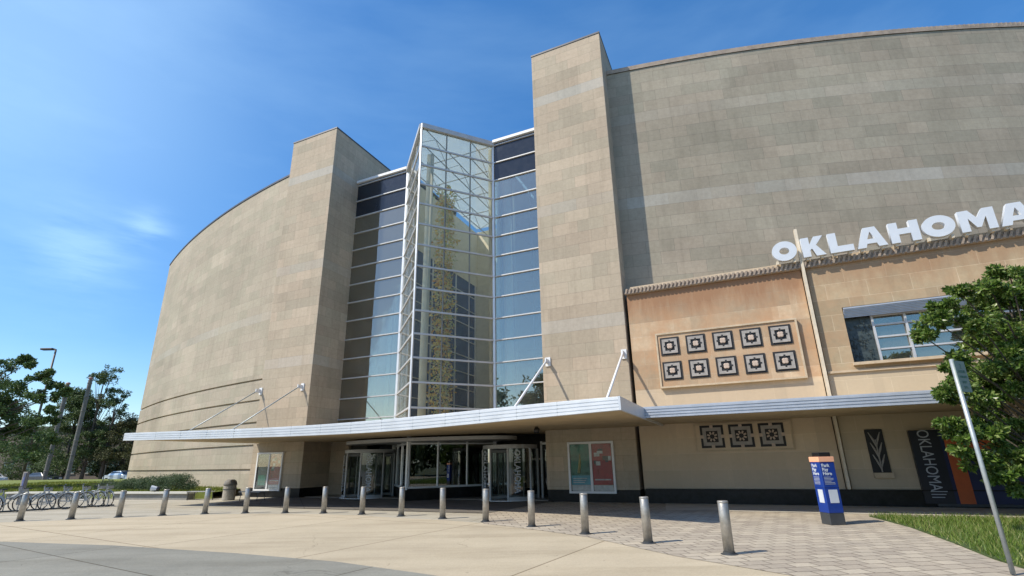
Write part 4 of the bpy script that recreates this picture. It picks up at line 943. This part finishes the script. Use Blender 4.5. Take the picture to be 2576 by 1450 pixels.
for i, ((x, y, h), lb) in enumerate(zip(hp, hl)):
    s = empty('shrub', (x, y, 0.34), 0, lb, 'shrub', 'rounded shrubs in the hedge row')
    C = [(random.uniform(-0.75, 0.75), random.uniform(-0.5, 0.5), random.uniform(0.15, h-0.2), 0.34) for _ in range(26)]
    V, F = leaf_cloud(C, 0.10, 4200, 0.1, 0.35); V[:, 2] = np.maximum(V[:, 2], 0); fast_mesh('foliage', V, F, 'leaf_hedge', s)
    st = MB()
    for c in C[:12]: st.tube([(c[0]*0.2, c[1]*0.2, 0), (c[0], c[1], c[2])], [0.02, 0.006], 5)
    st.build('stems', 'bark', s)
# spotlight
fl = empty('spotlight', (-20.7, 29.9, 0.42), 0.3, 'small white spotlight standing on the seat wall in front of the hedge', 'spotlight')
MB().lathe([(0.05, 0.0), (0.05, 0.1)], 0, 0, 12).build('stand', 'black', fl); h = MB().tube([(-0.2, 0, 0.2), (0.1, 0, 0.16)], [0.15, 0.10], 16).build('head', 'white_paint', fl); MB().tube([(0.1, 0, 0.16), (0.22, 0, 0.14)], [0.13, 0.12], 16).build('housing', 'black', fl)
# litter bin
bn_ = empty('litter_bin', (-15.3, 27.9, 0), 0.2, 'round pebble finish litter bin with a grey dome lid by the left pier', 'litter bin')
MB().lathe([(0.29, 0), (0.31, 0.05), (0.31, 0.72), (0.29, 0.76)], 0, 0, 28).build('body', plain('pebble', (0.36, 0.33, 0.28), 0.9, var=0.5, scale=30, bump=0.6), bn_)
MB().lathe([(0.33, 0.76), (0.33, 0.82), (0.27, 0.98), (0.16, 1.05), (0.13, 1.05)], 0, 0, 28).build('lid', 'weathered', bn_, smooth=True)
MB().lathe([(0.335, 0.55), (0.335, 0.58)], 0, 0, 28).build('band', 'alu_dark', bn_)
# benches near the bin
def bench(x, y, rz, label):
    t = empty('bench', (x, y, 0), rz, label, 'bench', 'metal benches by the left pier')
    s = MB()
    for k in range(6): s.box(-0.75, 0.75, -0.22+k*0.075, -0.17+k*0.075, 0.43, 0.46)
    s.build('seat', 'alu_grey', t)
    for sx in (-0.6, 0.6): MB().tube([(sx, -0.22, 0), (sx, -0.18, 0.43), (sx, 0.2, 0.43), (sx, 0.26, 0)], 0.02, 8).build('leg', 'alu_dark', t)
bench(-17.2, 28.5, R(-14), 'slatted metal bench between the seat wall and the litter bin')
bench(-13.7, 27.2, R(-22), 'slatted metal bench right of the litter bin under the left poster case')

# ---- bicycles
def make_bike():
    t = empty('bicycle', (0, 0, 0)); r = 0.33
    for x in (-0.52, 0.52):
        w = MB(); w.tube([(x+r*math.cos(a), 0, r+r*math.sin(a)) for a in [2*math.pi*k/24 for k in range(25)]], 0.022, 6, cap=False)
        wo_ = w.build('wheel', 'rubber', t); sp_ = MB()
        for k in range(8): a = math.pi*k/8; sp_.bar((x-r*math.cos(a), 0, r-r*math.sin(a)), (x+r*math.cos(a), 0, r+r*math.sin(a)), 0.006)
        sp_.build('spokes', 'alu', wo_)
        fd = MB(); fd.tube([(x+(r+0.04)*math.cos(a), 0, r+(r+0.04)*math.sin(a)) for a in [R(20+k*15) for k in range(10)]], 0.03, 6); fd.build('mudguard', 'bike', t)
    f_ = MB(); bb_, st_, hd = (-0.08, 0, 0.30), (-0.22, 0, 0.72), (0.36, 0, 0.78)
    for a, b_ in ((bb_, st_), (bb_, hd), ((-0.17, 0, 0.5), (0.38, 0, 0.70)), (bb_, (-0.52, 0, r)), (st_, (-0.52, 0, r)), (hd, (0.52, 0, r)), (st_, (-0.25, 0, 0.9)), (hd, (0.32, 0, 1.02))): f_.tube([a, b_], 0.026, 8)
    f_.build('frame', 'bike', t)
    MB().tube([(0.20, -0.28, 1.04), (0.34, -0.12, 1.03), (0.34, 0.12, 1.03), (0.20, 0.28, 1.04)], 0.014, 6).build('handlebar', 'black', t)
    MB().prism([(-0.38, -0.08), (-0.12, -0.02), (-0.12, 0.02), (-0.38, 0.08)], 0.90, 0.95).build('saddle', 'black', t)
    k = MB().box(0.42, 0.60, -0.12, 0.12, 0.80, 0.82); k.box(0.42, 0.43, -0.12, 0.12, 0.82, 0.93); k.box(0.59, 0.60, -0.12, 0.12, 0.82, 0.93); k.build('basket', 'bike', t)
    return t
bk0 = make_bike()
bspots = [(-23.2, 21.6, 15, 'bicycle with reddish front at the far left edge of the rack'), (-22.5, 22.1, 28, 'second bicycle from the left in the rack'), (-22.0, 22.7, 35, 'bicycle behind the leftmost bollard'), (-21.5, 23.3, 42, 'bicycle just right of the leftmost bollard'),
          (-21.0, 23.8, 38, 'bicycle left of the second bollard'), (-20.6, 24.3, 40, 'bicycle directly behind the second bollard'), (-20.2, 24.7, 20, 'second bicycle from the right end of the rack'), (-19.9, 25.1, 8, 'bicycle at the right end of the rack')]
for i, (x, y, a, lb) in enumerate(bspots):
    o = bk0 if i == 0 else dup(bk0); o.location = (x, y, 0.012); o.rotation_euler = (R(random.uniform(-6, 6)), 0, R(a-24)); tag(o, lb, 'bicycle', 'bicycles parked in the rack')
rk = empty('bike_rack', (-21.2, 23.8, 0), R(48), 'low metal dock rail holding the parked bicycles', 'bike rack')
MB().box(-2.4, 2.4, -0.12, 0.12, 0.01, 0.06).build('base_rail', 'bike_dark', rk)
for k in range(8): MB().tube([(-2.2+k*0.6, 0, 0.05), (-2.2+k*0.6, -0.15, 0.75), (-2.05+k*0.6, -0.15, 0.75), (-2.05+k*0.6, 0, 0.05)], 0.022, 6).build('hoop', 'bike', rk)
# blue info panel
ip = empty('info_panel', (-25.9, 27.3, 0), R(-35), 'dark blue information panel on grey posts behind the bicycles', 'information panel')
MB().box(-0.40, 0.40, -0.05, 0.05, 0.55, 1.65).build('frame', 'weathered', ip); MB().box(-0.05, 0.36, -0.075, -0.052, 0.62, 1.58).build('blue_face', 'navy', ip); MB().box(0.02, 0.2, -0.082, -0.076, 0.9, 1.4).build('map', 'bluep', ip)
for sx in (-0.3, 0.3): MB().box(sx-0.04, sx+0.04, -0.04, 0.04, 0, 0.55).build('leg', 'weathered', ip)

# ---- tall grey columns and lamp
def big_col(x, y, z, h, label):
    t = empty('tall_column', (x, y, z), 0, label, 'column', 'tall weathered columns on the left lawn')
    p = []
    k = 0.0
    prof = [(0.60, 0), (0.60, 0.12), (0.31, 0.14)]
    while k < h-0.7:
        prof += [(0.22, k+0.2), (0.22, k+1.55), (0.25, k+1.58), (0.25, k+1.68), (0.22, k+1.7)]; k += 1.75
    prof = [q for q in prof if q[1] < h-0.4] + [(0.20, h-0.4)]
    MB().lathe(prof, 0, 0, 20).build('shaft', 'weathered', t, smooth=False)
    MB().lathe([(0.15, h-0.4), (0.15, h-0.25), (0.24, h-0.23), (0.24, h-0.12), (0.15, h)], 0, 0, 20).build('finial', plain('finial_'+str(int(-x)), (0.30, 0.16, 0.13), 0.6), t)
    MB().lathe([(0.7, -0.1), (0.7, 0.05), (0.6, 0.08)], 0, 0, 24).build('footing', 'concrete_cap', t)
big_col(-53.77, 62, 0.02, 12.9, 'nearer tall weathered grey column with red brown top on the left lawn')
big_col(-56.5, 62, 0.0, 12.3, 'tall grey column partly hidden by the big left tree')
lp = empty('street_lamp', (-57.3, 60, 0.0), 0, 'dark street lamp with a flat head pointing left', 'street lamp')
MB().tube([(0, 0, 0), (0, 0, 16.0)], [0.15, 0.10], 14).build('pole', 'lamp_dark', lp, smooth=True)
MB().tube([(0, 0, 15.8), (0, 0, 16.12), (-0.35, 0, 16.2)], 0.09, 10).build('arm', 'lamp_dark', lp); MB().box(-1.8, -0.3, -0.28, 0.28, 16.08, 16.32).build('lamp_head', 'lamp_dark', lp, bevel=0.06)
# thin pole with small box near trees
tp = empty('thin_pole', (-29.8, 37.4, 0.4), 0, 'short thin dark stake standing in the hedge by the wall', 'pole'); MB().tube([(0, 0, 0), (0, 0, 1.5)], 0.03, 8).build('stake', 'alu_dark', tp); MB().lathe([(0.05, 1.5), (0.05, 1.58)], 0, 0, 10).build('cap', 'alu_dark', tp)

# ---- far low building
fb = empty('low_building', (-76, 86, 0), R(-8), 'long low brown building with a flat roof beyond the trees', 'building')
MB().box(-34, 26, 0, 14, 0, 8.4).build('wall', 'far_wall', fb); MB().box(-34.3, 26.3, -0.4, 14.4, 8.4, 8.9).build('roof', 'lamp_dark', fb)
for k in range(14):
    w_ = MB().box(-32+k*4.1, -30+k*4.1, -0.06, 0.02, 1.2, 3.2).build('window', 'far_win', fb); MB().box(-32.1+k*4.1, -29.9+k*4.1, -0.14, -0.05, 1.0, 1.2).build('sill', 'concrete_wall', w_)
# ---- cars beyond the lawn
def car(x, y, rz, m_, label):
    c = empty('parked_car', (x, y, 0.01), rz, label, 'car', 'cars parked beyond the left lawn')
    prof_ = [(-2.2, 0.35), (-2.25, 0.75), (-2.0, 0.95), (-1.35, 1.0), (-0.7, 1.42), (0.7, 1.45), (1.35, 1.02), (2.1, 0.9), (2.25, 0.6), (2.2, 0.32)]
    b_ = MB(); n = len(prof_); vs = []
    for sy in (-0.88, 0.88):
        for (px, pz) in prof_: vs.append((px, sy*(0.82 if pz > 1.1 else 1), pz))
    b_.add(vs, [tuple(range(n)), tuple(range(2*n-1, n-1, -1))] + [(i, (i+1) % n, n+(i+1) % n, n+i) for i in range(n)]); b_.build('body', m_, c, bevel=0.05)
    for sy in (-1, 1):
        w = MB(); vs = [(-1.2, sy*0.86, 1.02), (1.15, sy*0.86, 1.02), (0.62, sy*0.77, 1.36), (-0.66, sy*0.77, 1.36)]; w.add(vs, [(0, 1, 2, 3)]); w.build('side_window', 'spandrel', c)
    w = MB(); w.add([(1.33, -0.7, 1.05), (1.33, 0.7, 1.05), (0.76, 0.66, 1.42), (0.76, -0.66, 1.42)], [(0, 1, 2, 3)]); w.build('windscreen', 'spandrel', c)
    for px in (-1.4, 1.4):
        for sy in (-0.86, 0.86):
            t_ = MB().tube([(px, sy-0.1, 0.33), (px, sy+0.1, 0.33)], 0.33, 18).build('wheel', 'rubber', c); MB().tube([(px, sy-0.12, 0.33), (px, sy+0.12, 0.33)], 0.19, 14).build('rim', 'alu', t_)
    for sy in (-0.6, 0.6): MB().box(2.16, 2.27, sy-0.16, sy+0.16, 0.62, 0.78).build('headlight', 'white_paint', c)
car(-49.5, 65.0, R(-20), 'car_blue', 'pale blue car behind the left end of the hedge')
car(-60.5, 66.0, R(-12), 'car_dark', 'dark car parked behind the nearer tall column')
car(-70.0, 68.5, R(-12), 'car_white', 'white car half hidden under the big left tree')
